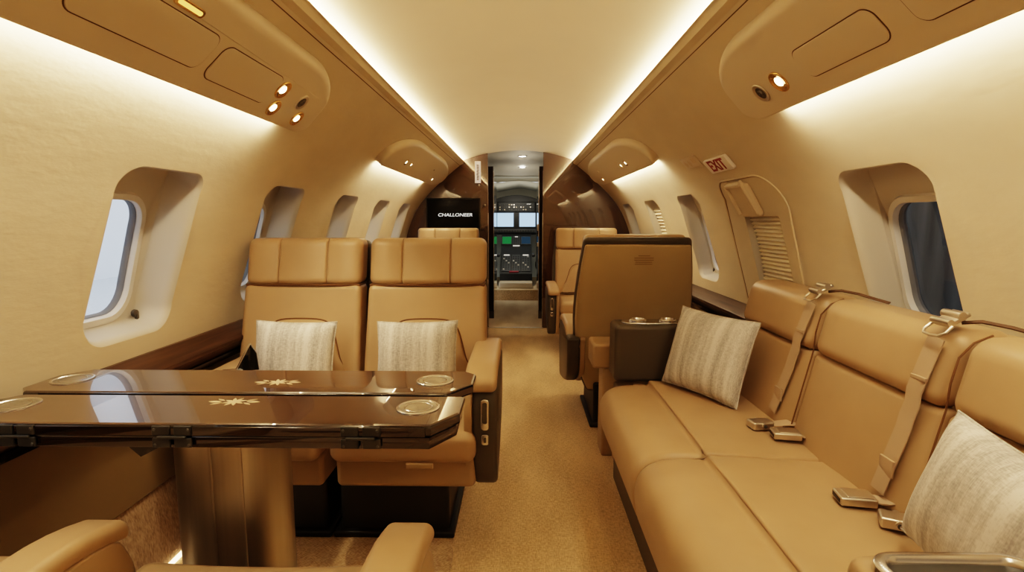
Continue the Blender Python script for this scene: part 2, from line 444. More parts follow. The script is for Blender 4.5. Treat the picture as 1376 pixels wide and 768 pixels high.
# ceiling panel with coves
def ceil_z(x): return 1.862 - (x * x) * .318
cb = MB(); xs = [-.66 + 1.32 * i / 40 for i in range(41)]
cb.loops([[(x, y, ceil_z(x)) for x in xs] for y in (Y0, 0, 1.5, 3, 4.5, Y1 + .03)], closed=False, cap0=False, cap1=False)
cb.build('ceiling', 'ceil', kind='structure', angle=60)
for sd, nm in ((-1, 'left'), (1, 'right')):
    lip = MB()
    lp = [(sd * x, z) for x, z in ((.560, 1.742), (.555, 1.7435), (.553, 1.7455), (.556, 1.747), (.562, 1.742), (.572, 1.722), (.66, 1.690))]
    lip.loops([[(x, y, z) for x, z in lp] for y in (Y0, Y1)], closed=False, cap0=False, cap1=False)
    lip.build('trim_%d' % (1 if sd < 0 else 2), 'wall', kind='structure')
    led = MB(); led.loops([[(sd * .572, y, 1.727), (sd * .600, y, 1.750)] for y in (Y0 + .05, Y1 - .02)], closed=False, cap0=False, cap1=False)
    led.build('trim_%d' % (3 if sd < 0 else 4), 'led', kind='structure')
    back = MB(); back.loops([[(sd * .66, y, 1.69), (sd * .66, y, 1.76)] for y in (Y0, Y1)], closed=False, cap0=False, cap1=False)
    back.build('trim_%d' % (5 if sd < 0 else 6), 'wall', kind='structure')
    # shadow gap along the shoulder panel
    gp = MB(); s = s_of_z(1.705)
    gp.loops([[wallp(sd, y, s - .0017, .0012), wallp(sd, y, s + .0017, .0012)] for y in (Y0, 1, 3, Y1)], closed=False, cap0=False, cap1=False)
    gp.build('trim_%d' % (7 if sd < 0 else 8), 'groove', kind='structure')
    # lower leather panel, carpeted kick
    dd = MB(); zs = [.262, .27, .40, .55, .64, .69]
    dd.loops([[wz(sd, y, z, .012 if z > .265 else 0.0) for z in zs] for y in (Y0, 1, 3, Y1)], closed=False, cap0=False, cap1=False)
    dd.build('trim_%d' % (9 if sd < 0 else 10), 'dado', kind='structure')
    kk = MB(); kk.loops([[(sd * x, y, z) for x, z in ((1.145, 0), (1.155, .12), (1.182, .262), (1.195, .27))] for y in (Y0, 1, 3, Y1)], closed=False, cap0=False, cap1=False)
    kk.build('baseboard_' + nm, 'carpetd', kind='structure')
    # wood ledge rail under the windows
    lg = MB(); pr = [(1.212, .712), (1.190, .716), (1.120, .682), (1.112, .676), (1.112, .664), (1.122, .655), (1.135, .640), (1.150, .622), (1.205, .622)]
    ya, yb = (Y0, Y1 - .01)
    lg.loops([[(sd * x, y, z) for x, z in pr] for y in (ya, yb)], closed=False, cap0=False, cap1=False)
    lg.build('trim_%d' % (11 if sd < 0 else 12), 'ledge', kind='structure', angle=20)
    lk = MB(); lk.loops([[(sd * x, y, z) for x, z in ((1.14, .622), (1.145, .600), (1.21, .600))] for y in (ya, yb)], closed=False, cap0=False, cap1=False)
    lk.build('trim_%d' % (13 if sd < 0 else 14), 'wooddark', kind='structure')

# floor
fl = MB(); fl.box((0, (Y0 + Y1) / 2, -.02), (2.34, Y1 - Y0, .04)); fl.build('floor', 'carpet', kind='structure')
th = MB(); th.rbox((-.03, Y1, .002), (.60, .025, .006), .002, (1, 1, 1)); th.build('trim_15', 'silver', kind='structure')
fs = MB(); fs.box((-1.146, 1.45, .006), (.020, 1.5, .012)); fs.build('trim_16', 'floorled', kind='structure')
bk = MB(); N_ = 40
rear = [prof(SMAX * i / N_) for i in range(N_ + 1)]
ol = [(x, z) for x, z in rear] + [(x, ceil_z(x)) for x in (.5, .25, 0, -.25, -.5)] + [(-x, z) for x, z in rear[::-1]]
bk.prism(ol, Y0 - .04, Y0, F=lambda u, v, w: (u, w, v)); bk.build('wall_back', 'ceil', kind='structure')

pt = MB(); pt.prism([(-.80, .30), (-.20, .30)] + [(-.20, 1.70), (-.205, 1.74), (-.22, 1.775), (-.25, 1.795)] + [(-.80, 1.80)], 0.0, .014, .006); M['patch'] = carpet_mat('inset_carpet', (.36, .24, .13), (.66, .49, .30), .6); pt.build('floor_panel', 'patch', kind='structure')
sl_ = MB(); sl_.rbox((-1.04, .25, .475), (.30, 1.44, .05), .022, (2, 2, 1)); sl_.rbox((-1.06, .25, .24), (.22, 1.40, .44), .02, (1, 1, 1)); sl_.build('trim_22', 'leather', kind='structure')
# front bulkheads of glossy walnut, one on either side of the passage
def bulkhead(name, side, xd):
    o = [(side * xd, 0)] + [(side * x, z) for x, z in [prof(SMAX * i / N_) for i in range(N_ + 1)]]
    x = .56
    while x > xd + .02: o.append((side * x, ceil_z(x))); x -= .03
    o.append((side * xd, ceil_z(xd)))
    if side < 0: o = o[::-1]
    mb = MB(); mb.prism(o, Y1, Y1 + .05, F=lambda u, v, w: (u, w, v)); return mb.build(name, 'woodwall', kind='structure')
bulkhead('wall_front_left', -1, .315); bulkhead('wall_front_right', 1, .258)
# edge trims at the passage and the passage beyond it
def sbox(name, m, c, d): 
    b = MB(); b.box(c, d); return b.build(name, m, kind='structure')
sbox('trim_17', 'silver', (-.313, Y1 - .003, .62), (.006, .012, 1.20))
sbox('trim_18', 'silver', (.2565, Y1 - .003, .62), (.004, .012, 1.20))
sbox('wall_passage_left', 'wooddark', (-.337, 6.6, .875), (.104, .80, 1.75))
sbox('wall_passage_right', 'wooddark', (.287, 6.6, .875), (.104, .80, 1.75))
sbox('wall_galley_left', 'grey', (-.415, 6.6, .95), (.05, 1.80, 1.90))
sbox('wall_galley_right', 'wooddark', (.365, 6.6, .95), (.05, 1.80, 1.90))
sbox('trim_19', 'silver', (-.284, 6.195, .90), (.006, .012, 1.60))
sbox('trim_20', 'silver', (.234, 6.195, .90), (.006, .012, 1.60))
vf = MB(); vf.box((-.02, (Y1 + 7.62) / 2, -.02), (.9, 7.62 - Y1, .04)); vf.build('floor_passage', 'carpet2', kind='structure')
vc = MB(); vc.loops([[(-.45, y, z), (.45, y, z)] for y, z in ((Y1 + .03, 1.862), (6.9, 1.835), (7.2, 1.80), (7.5, 1.735))], closed=False, cap0=False, cap1=False)
vc.build('ceiling_passage', 'greyc', kind='structure')
# cockpit shell
sbox('floor_cockpit', 'carpet', (-.03, 8.5, .075), (.9, 1.76, .15))
cf = MB(); cf.loops([[(x, y, z) for x, z in ((-1.0, .15), (-1.05, .8), (-.85, 1.35), (-.45, 1.62), (0, 1.70), (.45, 1.62), (.85, 1.35), (1.05, .8), (1.0, .15))] for y in (7.5, 9.6)], closed=False, cap0=False, cap1=False)
cf.build('wall_cockpit', 'grey', kind='structure')
sbox('wall_cockpit_front', 'grey', (0, 9.6, .9), (2.2, .03, 1.8))
hd = MB(); hd.prism([(-.9, 1.50)] + [(-.9 + 1.8 * i / 20, 1.50 + .18 * (1 - ((i - 10) / 10) ** 2) + .0) for i in range(1, 20)] + [(.9, 1.50), (.9, 1.9), (-.9, 1.9)], 7.52, 7.56, F=lambda u, v, w: (u, w, v))
hd.build('trim_21', 'grey', kind='structure')

# ------------------------------------------------------------------ overhead service units
PA = (.636, 1.640); PB = (.808, 1.475)
PL = math.dist(PA, PB); PT = ((PB[0] - PA[0]) / PL, (PB[1] - PA[1]) / PL); PN = (PT[1], -PT[0])   # PN points into the cabin
def podp(side, y, s, h=0.0): return (side * (PA[0] + PT[0] * s + PN[0] * h), y, PA[1] + PT[1] * s + PN[1] * h)
def pod_depth(s):
    d = 0.0
    while d < .2:
        x, z = PA[0] + PT[0] * s - PN[0] * d, PA[1] + PT[1] * s - PN[1] * d
        if x >= hw(z) - 1e-4: break
        d += .001
    return d
def overhead(side, y0, y1, rf, rn, label, panels, lamps, sign=None, extra=None, led_end=None, rnear=.03):
    lamp_labels = None
    t = thing('overhead_service_unit', label, 'overhead panel', (side * .74, y0, 1.57), group='overhead service units')
    L = PL + .004
    # outline in (y, s): s = 0 at the ceiling side, s = L at the lit lower edge
    o = erect((y0 + y1) / 2, L / 2 - .01, y1 - y0, L + .02, (rn[0], rf[0], rf[1], rn[1]), 14)
    ls = []
    base = [podp(side, u, v, -pod_depth(max(0, min(PL, v))) - .004) for u, v in o]
    ls.append(base); k = 6
    for j in range(k + 1):
        a = PI / 2 * j / k
        ring = []
        ins = inset(o, 1e-4)
        for (u, v), (uu, vv) in zip(o, inset(o, 1.0)):
            q = max(0, min(1, v / L)); r = .036 if v < L * .6 else .036 - .028 * (v / L - .6) / .4 if v < L * .97 else .006
            du, dv = uu - u, vv - v; l = math.hypot(du, dv); l = max(l, 1e-6)
            w = r * (1 - math.sin(a)) if False else r * (1 - math.cos(a))
            ring.append(podp(side, u + du / l * w, v + dv / l * w, -r * (1 - math.sin(a)) + .004 * math.sin(a)))
        ls.append(ring)
    # inner rings so that the face shades smoothly
    last = [(u, v) for u, v in o]
    mb = MB(); mb.loops(ls, cap0=False); body = mb.build('housing', 'pod', t, world=True, angle=50)
    le = led_end or (y0, y1)
    st = MB(); st.loops([[podp(side, y, L + .0030, -.010), podp(side, y, L + .0030, -.030)] for y in (le[0], le[1])], closed=False, cap0=False, cap1=False)
    st.build('light_strip', 'led2', t, world=True)
    for (a, b, s0, s1, r) in panels:
        g = MB(); g.prism(rrect((a + b) / 2, (s0 + s1) / 2, b - a, s1 - s0, r, 8), -.001, .0052, F=lambda u, v, w: podp(side, u, v, w)); gp = g.build('access_panel', 'groove', t, world=True)
        g = MB(); g.prism(rrect((a + b) / 2, (s0 + s1) / 2, b - a - .0052, s1 - s0 - .0052, max(.002, r - .0026), 8), -.001, .0075, .002, F=lambda u, v, w: podp(side, u, v, w)); g.build('panel_cover', 'pod', gp, world=True)
    fx = Vector(podp(side, 0, 1, 0)) - Vector(podp(side, 0, 0, 0)); fn_ = Vector(podp(side, 0, 0, 1)) - Vector(podp(side, 0, 0, 0)); fy = Vector((0, 1, 0))
    for (y, s, r, lit) in lamps:
        c = Vector(podp(side, y, s, .004)); X = Matrix.Translation(c) @ Matrix(((fy.x, fx.x, fn_.x), (fy.y, fx.y, fn_.y), (fy.z, fx.z, fn_.z))).to_4x4()
        b = MB(); b.lathe([(r * 1.0, -.001), (r * 1.0, .002), (r * .95, .004), (r * .84, .004), (r * .70, .0016), (r * .46, .0008)], 28, X, cap=False)
        bz = b.build('reading_light' if lit else 'air_outlet', 'gold' if lit else 'pewter', t, world=True)
        b = MB()
        if lit: b.lathe([(.001, .0042), (r * .25, .004), (r * .38, .003), (r * .44, .0012)], 24, X, cap=False); b.build('lens', 'lens', bz, world=True)
        else:
            b.lathe([(.001, .006), (r * .3, .006), (r * .34, .002), (r * .70, .0012)], 24, X, cap=False); b.build('nozzle', 'trimbrown', bz, world=True)
    if sign:
        y, s, a, b = sign
        g = MB(); g.prism(rrect(y, s, a, b, b * .48, 8), 0, .007, .002, F=lambda u, v, w: podp(side, u, v, w)); q = g.build('amber_sign', 'gold', t, world=True)
        g = MB(); g.prism(rrect(y, s, a * .8, b * .5, b * .24, 8), .006, .0085, .001, F=lambda u, v, w: podp(side, u, v, w)); g.build('lens', 'amber', q, world=True)
    return t
LR = .033
overhead(-1, -1.0, 2.095, ((.28, .14), (.10, .05)), ((.03, .03), (.03, .03)), 'long beige overhead unit above the table, with four round lights at its tip',
         [(.95, 1.345, .075, .182, .03), (1.375, 1.70, .082, .192, .03), (.45, .90, .075, .182, .03)],
         [(1.735, .119, LR, 1), (1.769, .187, LR * .95, 1), (1.893, .127, LR * .95, 0), (1.951, .188, LR * .95, 1)], sign=(1.19, .056, .10, .022), led_end=(-.98, 1.955))
overhead(1, -1.0, 1.885, ((.28, .14), (.12, .06)), ((.03, .03), (.03, .03)), 'long beige overhead unit above the leather sofa, one lit lamp and one air outlet',
         [(1.12, 1.43, .10, .19, .03), (.62, 1.05, .09, .19, .03)], [(1.557, .155, LR * 1.05, 1), (1.677, .160, LR, 0)], led_end=(-.98, 1.735))
overhead(-1, 3.22, 5.42, ((.75, .14), (.45, .09)), ((.55, .19), (.05, .05)), 'short rounded overhead unit near the walnut bulkhead on the television side',
         [], [(3.66, .150, .024, 1), (3.82, .150, .020, 1), (4.86, .185, .022, 1), (4.60, .10, .010, 0)], led_end=(3.29, 4.92), rnear=.1)
overhead(1, 3.20, 5.42, ((.75, .14), (.45, .09)), ((.55, .19), (.05, .05)), 'short rounded overhead unit near the walnut bulkhead on the exit side',
         [], [(3.74, .150, .024, 1), (3.90, .150, .022, 1), (4.90, .185, .022, 1), (4.8, .10, .010, 0)], led_end=(3.27, 4.92), rnear=.1)

# ------------------------------------------------------------------ emergency exit, signs
ex = MB(); sb, stp = s_of_z(.70), s_of_z(1.335)
eo = rrect(2.46, (sb + stp) / 2, .60, stp - sb, (.02, .02, .10, .16), 12)
ex.tube([wallp(1, u, v, .001) for u, v in eo], .0042, 8, closed=True)
exd = ex.build('door_1', 'beige', kind='structure')
g = MB(); g.tube([wallp(1, u, v, .001) for u, v in inset(eo, .006)], .0016, 6, closed=True); g.build('panel_gap', 'finetext', exd)
ew = exit_outline(); WL = lambda o, off: [wallp(1, u, v, off) for u, v in o]
g = MB(); g.loops([WL(ew, 0), WL(inset(ew, .004), -.02), WL(inset(ew, .006), -.12)], cap0=False, cap1=False); g.build('shade_recess', 'lining', exd)
g = MB(); k = 18; rows = []; a, b = s_of_z(EXITW[2]), s_of_z(EXITW[3])
for j in range(k):
    for q, off in ((0, -.030), (.62, -.016), (.80, -.018), (1.0, -.030)):
        s = a + (b - a) * (j + q) / k; rows.append([wallp(1, EXITW[0] - EXITW[1] / 2 + .004, s, off), wallp(1, EXITW[0] + EXITW[1] / 2 - .004, s, off)])
g.loops(rows, closed=False, cap0=False, cap1=False); g.build('pleated_shade', 'shade', exd, angle=15)
# handle housing on the exit panel
hh = MB(); h0, h1 = s_of_z(1.17), s_of_z(1.315)
hh.prism(rrect(2.49, (h0 + h1) / 2, .19, h1 - h0, .018, 6), -.002, .026, .010, F=lambda u, v, w: wallp(1, u, v, w)); hnd = hh.build('handle_housing', 'beige', exd)
g = MB(); g.prism(rrect(2.495, h0 + .085, .095, .038, .006, 5), .02, .0275, F=lambda u, v, w: wallp(1, u, v, w)); g.build('handle_recess', 'black', hnd)
g = MB(); g.prism(rrect(2.475, h0 + .040, .018, .007, .002, 3), .02, .0275, F=lambda u, v, w: wallp(1, u, v, w)); g.build('keyhole', 'trimbrown', hnd)
for (yy, ww, hh_) in ((2.575, .020, .040), (2.407, .018, .031)):
    g = MB(); g.prism(rrect(yy, (h0 + h1) / 2 + .02, ww, h1 - h0 + .01, .009, 5),   .015, hh_, .007, F=lambda u, v, w: wallp(1, u, v, w)); g.build('handle_rail', 'beige', hnd)
g = MB(); g.prism(rrect(2.495, h1 + .006, .17, .020, .008, 5), .01, .038, .007, F=lambda u, v, w: wallp(1, u, v, w)); g.build('handle_bar', 'beige', hnd)

def text_mesh(body, size, extrude=.0006, shear=0.0, sx=1.0, off=0.0):
    c = bpy.data.curves.new('letters', 'FONT'); c.body = body; c.size = size; c.extrude = extrude; c.align_x = 'CENTER'; c.align_y = 'CENTER'; c.shear = shear; c.offset = size * off
    o = bpy.data.objects.new('letters', c); COL.objects.link(o)
    me = bpy.data.meshes.new_from_object(o.evaluated_get(bpy.context.evaluated_depsgraph_get()))
    vs = [(v.co.x * sx, v.co.y, v.co.z) for v in me.vertices]; fs = [tuple(p.vertices) for p in me.polygons]
    bpy.data.objects.remove(o); bpy.data.curves.remove(c); bpy.data.meshes.remove(me)
    return vs, fs
def wall_frame(side, y, z, off, roll=0):
    """frame with X along -y*side (reading direction), Y up the wall, Z into the cabin"""
    s = s_of_z(z); p = Vector(wallp(side, y, s, off)); up = (Vector(wallp(side, y, s + .03)) - Vector(wallp(side, y, s - .03))).normalized()
    xx = Vector((0, -side, 0)); nn = xx.cross(up)
    return Matrix.Translation(p) @ Matrix((xx, up, nn)).transposed().to_4x4() @ Matrix.Rotation(roll, 4, 'Z')
X = wall_frame(1, 2.515, 1.408, .012)
t = thing('exit_sign', 'white EXIT sign with dark red letters above the emergency exit panel', 'sign', X.translation)
g = MB(); g.prism(rrect(0, 0, .27, .078, .012, 5), -.010, .006, .004, X=X); g.build('sign_plate', 'white', t, world=True)
g = MB(); vs, fs_ = text_mesh('EXIT', .084, sx=1.08, off=.022); g.add([(x, y, z + .0068) for x, y, z in vs], fs_, X); g.build('lettering', 'red', t, world=True)
X = wall_frame(1, 2.83, 1.442, .004)
t = thing('exit_placard', 'pale clear placard beside the EXIT sign', 'placard', X.translation)
g = MB(); g.prism(rrect(0, 0, .235, .075, .008, 5), -.003, .002, .001, X=X); g.build('placard_plate', 'clear', t, world=True)
g = MB()
for q in (-.075, -.02): g.prism([(q - .02, .0), (q, .022), (q + .02, .0), (q, -.022)], .0021, .0028, X=X)
g.box((.055, .01, .0024), (.05, .03, .0008), X); g.box((0, -.030, .0024), (.15, .004, .0008), X); g.build('mark', 'beige', t, world=True)

# television on the bulkhead
t = thing('television', 'black flat screen showing white CHALLONEER on the walnut bulkhead', 'television', (-.675, Y1, 1.04))
g = MB(); g.rbox((0, -.022, .166), (.56, .040, .335), .006, (1, 1, 1)); g.build('case', 'black', t)
g = MB(); g.rbox((0, -.0425, .168), (.535, .002, .305), .0009, (1, 1, 1)); g.build('screen', 'tvglass', t)
vs, fs_ = text_mesh('CHALLONEER', .047, shear=.15, sx=1.22, off=.004)
g = MB(); g.add([(x + .02, -.0442 - z, y + .158) for x, y, z in vs], fs_); g.build('lettering', 'tvtext', t)
# vertical placard
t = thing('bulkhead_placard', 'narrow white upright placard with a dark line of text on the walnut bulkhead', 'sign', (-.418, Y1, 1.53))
g = MB(); g.rbox((0, -.004, .108), (.062, .006, .222), .002, (1, 1, 1)); g.build('placard_plate', 'white_addedglow', t)
g = MB(); random.seed(3)
for i in range(16): g.box((random.uniform(-.003, .003), -.0074, .03 + .010 * i), (.022, .0008, .006))
g.build('lettering', 'ink', t)
for (x, z, l) in ((-.405, 1.505, 'small round chrome latch under the white upright placard'), (-.345, 1.30, 'small chrome hook beside the television')):
    g = MB(); g.lathe([(.004, 0), (.011, .004), (.011, .010), (.005, .016)], 16, Matrix.Translation((x, Y1, z)) @ Matrix.Rotation(PI / 2, 4, 'X'))
    tag(g.build('latch', 'silver', world=True, loc=(x, Y1, z)), l, 'latch')

# ------------------------------------------------------------------ seats
def make_seat(name, label, loc, rotz, W=.485, single=False, arms=('L', 'R'), base_dx=0.0, yb=.15, sl=.245, ztop=1.072, long=0.0, group='tan leather cabin seats', armw=.085, arm_z=.60, armx=None, placard=False, arm_mat='trimbrown', front_ctl=True, shift=0.0):
    t = thing(name, label, 'seat', loc, rotz, group)
    hwid = W / 2
    g = MB(); g.rbox((base_dx, .115, .125), (.40, .45, .25), .015, (1, 1, 1)); g.rbox((base_dx, .115, .012), (.44, .50, .024), .008, (1, 1, 1)); g.build('base', 'black', t)
    g = MB(); g.rbox((0, -.015 + long / 2, .305), (W - .01, .44 + long, .12), .022, (2, 2, 2)); g.build('seat_frame', 'leather2', t)
    def cush(p):
        x, y, z = p
        if z > 0: z += .018 * (1 - (x / hwid) ** 2) * (1 - (y / .27) ** 2) + (.012 if y < -.15 else 0) * 0
        return (x, y, z)
    g = MB(); g.rbox((0, -.045 + long / 2, .405), (W, .49 + long, .105), .035, (8, 8, 3), fn=cush); c_ = g.build('seat_cushion', 'leather', t)
    g = MB(); yy = -.292
    g.rbox((.06, yy + .002, .352), (.09, .010, .018), .004, (1, 1, 1)); g.build('pull_tab', 'leather2', c_)
    # backrest slab
    zc0, zc1 = .40, ztop - .185
    H = zc1 - zc0
    def back(p):
        x, y, z = p; zz = z + (zc0 + zc1) / 2; q = (zz - zc0) / H
        k = 1.045 - .045 * q if not single else 1.05 - .05 * q
        wing = .020 * min(1, (abs(x) / hwid)) ** 4
        return (x * k, y + yb + (zz - .45) * sl - wing * (1 if y < 0 else 0), z)
    g = MB(); g.rbox((0, .055, (zc0 + zc1) / 2), (W, .11, H), .028, (10, 2, 10), fn=back); g.build('backrest', 'leather', t)
    # lumbar panel
    arch = [(-.200, .47), (.200, .47), (.205, .515), (.19, .545), (.165, .59), (.150, .64), (.135, .69), (.115, .722), (.08, .738), (0, .742)]
    arch = arch + [(-x, z) for x, z in arch[2:-1][::-1]]
    sm = []
    for i in range(len(arch)):
        for j in range(4): sm.append(_cr(arch[i - 1], arch[i], arch[(i + 1) % len(arch)], arch[(i + 2) % len(arch)], j / 4))
    kx = W / .485
    F = lambda u, v, w: (u * kx, yb + (v - .45) * sl - w, v)
    g = MB(); g.prism(sm, -.02, .026, .022, F=F, k=5); lp = g.build('lumbar_cushion', 'leather', t, angle=60)
    g = MB(); g.tube([F(u, v, .002) for u, v in inset(sm, -.002)], .0040, 6, closed=True); g.build('piping', 'seam', lp)
    # headrest of three padded sections
    seams = (-.215 * W, .20 * W)
    hz = .192
    def head(p):
        x, y, z = p; zz = z + ztop - hz / 2
        gr = sum(math.exp(-((x - q) / .0032) ** 2) for q in seams)
        sg = min([abs(x - q) for q in seams] + [abs(hwid - abs(x))]); puff = .010 * min(1, sg / .06)
        d = -(puff - .007 * gr) if y < 0 else 0
        zz2 = z - ((.003 * gr) if z > hz * .3 else 0)
        return (x, y + d + yb + (zz - .45) * sl, zz2)
    exs = [q + e for q in seams for e in (-.012, -.006, -.003, 0, .003, .006, .012)]
    g = MB(); g.rbox((0, .048, ztop - hz / 2), (W, .115, hz), .030, (14, 2, 6), fn=head, extra=(exs, None, None)); g.build('headrest', 'leather', t)
    g = MB(); zz = ztop - hz; g.rbox((0, yb + (zz - .45) * sl + .05, zz), (W * .985, .11, .010), .003, (2, 1, 1)); g.build('headrest_gap', 'seam', t)
    # back shell
    zs0, zs1 = .19, ztop - .012
    def shell_w(z):
        q = (z - zs0) / (zs1 - zs0)
        if single: return [(0, .47), (.12, .56), (.30, .62), (.48, .64), (.62, .635), (.80, .605), (1, .555)], q
        return [(0, .36), (.2, .46), (.45, .495), (.7, .49), (1, .480)], q
    def lerp(tab, q):
        for (a, b), (c, d) in zip(tab, tab[1:]):
            if q <= c: return b + (d - b) * (max(q, a) - a) / (c - a)
        return tab[-1][1]
    def shell(p):
        x, y, z = p; zz = z + (zs0 + zs1) / 2; tab, q = shell_w(zz); w = lerp(tab, q)
        zb = max(zz, .42)
        return (x * w / W, y + yb + .135 + (zb - .45) * sl - .02 * (1 - abs(2 * q - 1) ** 2) * 0 , z)
    g = MB(); g.rbox((0, 0, (zs0 + zs1) / 2), (W, .062, zs1 - zs0), .022, (8, 2, 14), fn=shell); sh = g.build('back_shell', 'trimbrown', t)
    if single:
        def rear(p):
            x, y, z = p; zz = z + (zs0 + zs1) / 2 - .012; tab, q = shell_w(zz); w = lerp(tab, q); zb = max(zz, .42)
            bulge = .022 * max(0, 1 - (x / hwid) ** 4) * max(0, 1 - abs(2 * q - 1) ** 4)
            return (x * (w - .02) / W, y + yb + .166 + (zb - .45) * sl + (bulge if y > 0 else 0), z)
        g = MB(); g.rbox((0, 0, (zs0 + zs1) / 2 - .012), (W, .024, zs1 - zs0 - .052), .011, (12, 2, 16), fn=rear); g.build('rear_panel', 'rearpanel', sh)
        if placard:
            g = MB(); zz = .965; random.seed(5)
            for i, w in enumerate((.06, .10, .10, .085, .09)):
                z_ = zz - .011 * i; g.box((-.03, yb + .1965 + (z_ - .45) * sl, z_), (w, .002, .0032), None)
            g.build('lettering', 'finetext', sh)
    # armrests
    for a in arms:
        sx = -1 if a == 'L' else 1
        ax = sx * ((armx if armx else hwid + .012) + armw / 2)
        dz = arm_z - .60
        body = [(-.235, .28), (-.21, .20), (-.15, .185), (.05, .24), (.24, .34), (.27, .50), (.24, .555), (-.16, .555), (-.245, .500), (-.258, .40)]
        body = [(u - (long if False else 0), v + dz) for u, v in body]
        ob = []
        for i in range(len(body)):
            for j in range(4): ob.append(_cr(body[i - 1], body[i], body[(i + 1) % len(body)], body[(i + 2) % len(body)], j / 4))
        g = MB(); g.prism(ob, -armw * .42, armw * .42, .016, F=lambda u, v, w: (ax + w * 1.0 + sx * .010, u + shift * max(0, min(1, (u + .1) / .2)), v)); arm = g.build('armrest', arm_mat, t)
        def pad(p):
            x, y, z = p
            y += shift * max(0, min(1, (y + .1) / .2))
            if y < -.10: z -= .032 * ((-.10 - y) / .165) ** 1.8
            if y > .14 + shift * .5: z -= .05 * ((y - .14 - shift * .5) / .13) ** 1.5 * (1 if shift else 0)
            return (x, y, z)
        g = MB(); g.rbox((ax - sx * .004, .0, arm_z - .024), (armw + .012, .53, .044), .020, (3, 12, 2), fn=pad); pd = g.build('arm_pad', 'leather', arm)
        g = MB(); g.prism(inset(ob, -.003), -.014, .014, .006, F=lambda u, v, w: (ax - sx * (armw * .42 + .004) + w, u + shift * max(0, min(1, (u + .1) / .2)), v)); g.build('inner_panel', 'leather2', arm)
        if not front_ctl: continue
        # controls on the front of the arm
        g = MB(); xx = ax + sx * .012; yf = -.262
        g.prism(rrect(xx, .455 + dz, .027, .105, .012, 5), yf - .008, yf + .012, .003, F=lambda u, v, w: (u, w, v)); hd_ = g.build('recline_handle', 'nickel', arm)
        g = MB(); g.prism(rrect(xx, .462 + dz, .015, .072, .006, 4), yf - .0095, yf - .006, F=lambda u, v, w: (u, w, v)); g.build('finger_slot', 'trimbrown', hd_)
        g = MB(); g.prism(rrect(xx, .370 + dz, .024, .036, .007, 5), yf - .006, yf + .02, .003, F=lambda u, v, w: (u, w, v)); bt = g.build('release_button', 'nickel', arm)
        g = MB(); g.prism(rrect(xx, .370 + dz, .009, .018, .003, 4), yf - .0075, yf - .005, F=lambda u, v, w: (u, w, v)); g.build('button_slot', 'trimbrown', bt)
    return t
SY = 1.95
make_seat('cabin_seat', 'tan leather seat beside the aisle behind the table, facing the camera', (-.360, SY, 0), 0, arms=('R',), base_dx=-.07, armx=.212, armw=.098, arm_z=.662)
make_seat('cabin_seat', 'tan leather seat against the window wall behind the table, facing the camera', (-.878, SY, 0), 0, arms=('L',), base_dx=0.0, armx=.16)
make_seat('cabin_seat', 'tan leather seat below the television, only its headrest top showing', (-.655, 4.75, 0), 0, W=.57, single=True)
make_seat('cabin_seat', 'tan leather seat turned back-on in front of the sofa, dark band along its top', (.635, 3.24, 0), PI, W=.54, single=True, placard=True, arm_z=.56, armx=.262, shift=.09)
make_seat('cabin_seat', 'tan leather seat facing the camera against the exit side walnut bulkhead', (.645, 4.75, 0), 0, W=.57, single=True, arm_z=.585)
make_seat('cabin_seat', 'tan leather seat nearest the camera, only armrests and cushion edge showing', (-.495, .74, 0), PI, W=.52, yb=.36, sl=1.1, ztop=.98, long=.22, armx=.268, arm_z=.586, arm_mat='leather2', front_ctl=False)

# ------------------------------------------------------------------ table
t = thing('folding_table', 'high gloss walnut folding table with two leaves on an oval bronze column', 'table', (-.63, 1.2, 0))
ZT = .745
def leaf(y0, y1, x0, x1, zb, cut):
    o = [(x0 + .03, y0), (x1 - cut[0], y0), (x1, y0 + cut[1]), (x1, y1 - cut[3]), (x1 - cut[2], y1), (x0 + .05, y1), (x0, y1 - .06), (x0, y0 + .03)]
    g = MB(); g.prism(o, zb, ZT, .006, k=2); return g
lf = leaf(1.215, 1.408, -1.185, -.088, ZT - .026, (.055, .075, .03, .03)).build('tabletop', 'wood', t, world=True, angle=12)
lf2 = leaf(1.018, 1.198, -1.18, -.098, ZT - .024, (.050, .07, .005, .005)).build('tabletop', 'wood', t, world=True, angle=12)
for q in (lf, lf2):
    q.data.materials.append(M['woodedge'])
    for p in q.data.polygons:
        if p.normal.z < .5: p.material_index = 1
g = MB(); o = [(-1.15, 1.0215), (-.152, 1.0215), (-.106, 1.09), (-.106, 1.19), (-1.15, 1.19)]; g.prism(o, ZT - .052, ZT - .0265, .004, k=2)
lw = g.build('folded_leaf', 'woodedge', t, world=True)
g = MB(); g.box((-.63, 1.206, ZT - .018), (.95, .020, .012)); g.box((-.63, 1.30, ZT - .037), (.80, .12, .022)); g.build('slide_rail', 'black', t, world=True)
fe = MB(); fe.rbox((-.652, 1.0175, ZT - .0145), (.985, .003, .019), .001, (1, 1, 1)); fe.build('edge_band', 'woodedge', t, world=True)
fe = MB(); fe.rbox((-.65, 1.2135, ZT - .0125), (1.0, .004, .020), .001, (1, 1, 1)); fe.build('edge_band', 'woodedge', t, world=True)
for hx in (-.985, -.667, -.288):
    h = MB()
    for q in (-.022, .022):
        for zz in (-.013, -.038): h.rbox((hx + q, 1.0155, ZT + zz), (.036, .005, .020), .002, (1, 1, 1))
    h.rbox((hx, 1.0135, ZT - .0265), (.060, .007, .007), .003, (1, 1, 1)); hg = h.build('hinge', 'panel', t, world=True)
    for q in (-.034, .034):
        for zz in (-.010, -.042):
            sc_ = MB(); sc_.lathe([(.0032, 0), (.0025, .0015)], 10, Matrix.Translation((hx + q, 1.0128, ZT + zz)) @ Matrix.Rotation(PI / 2, 4, 'X')); sc_.build('screw', 'panel2', hg, world=True)
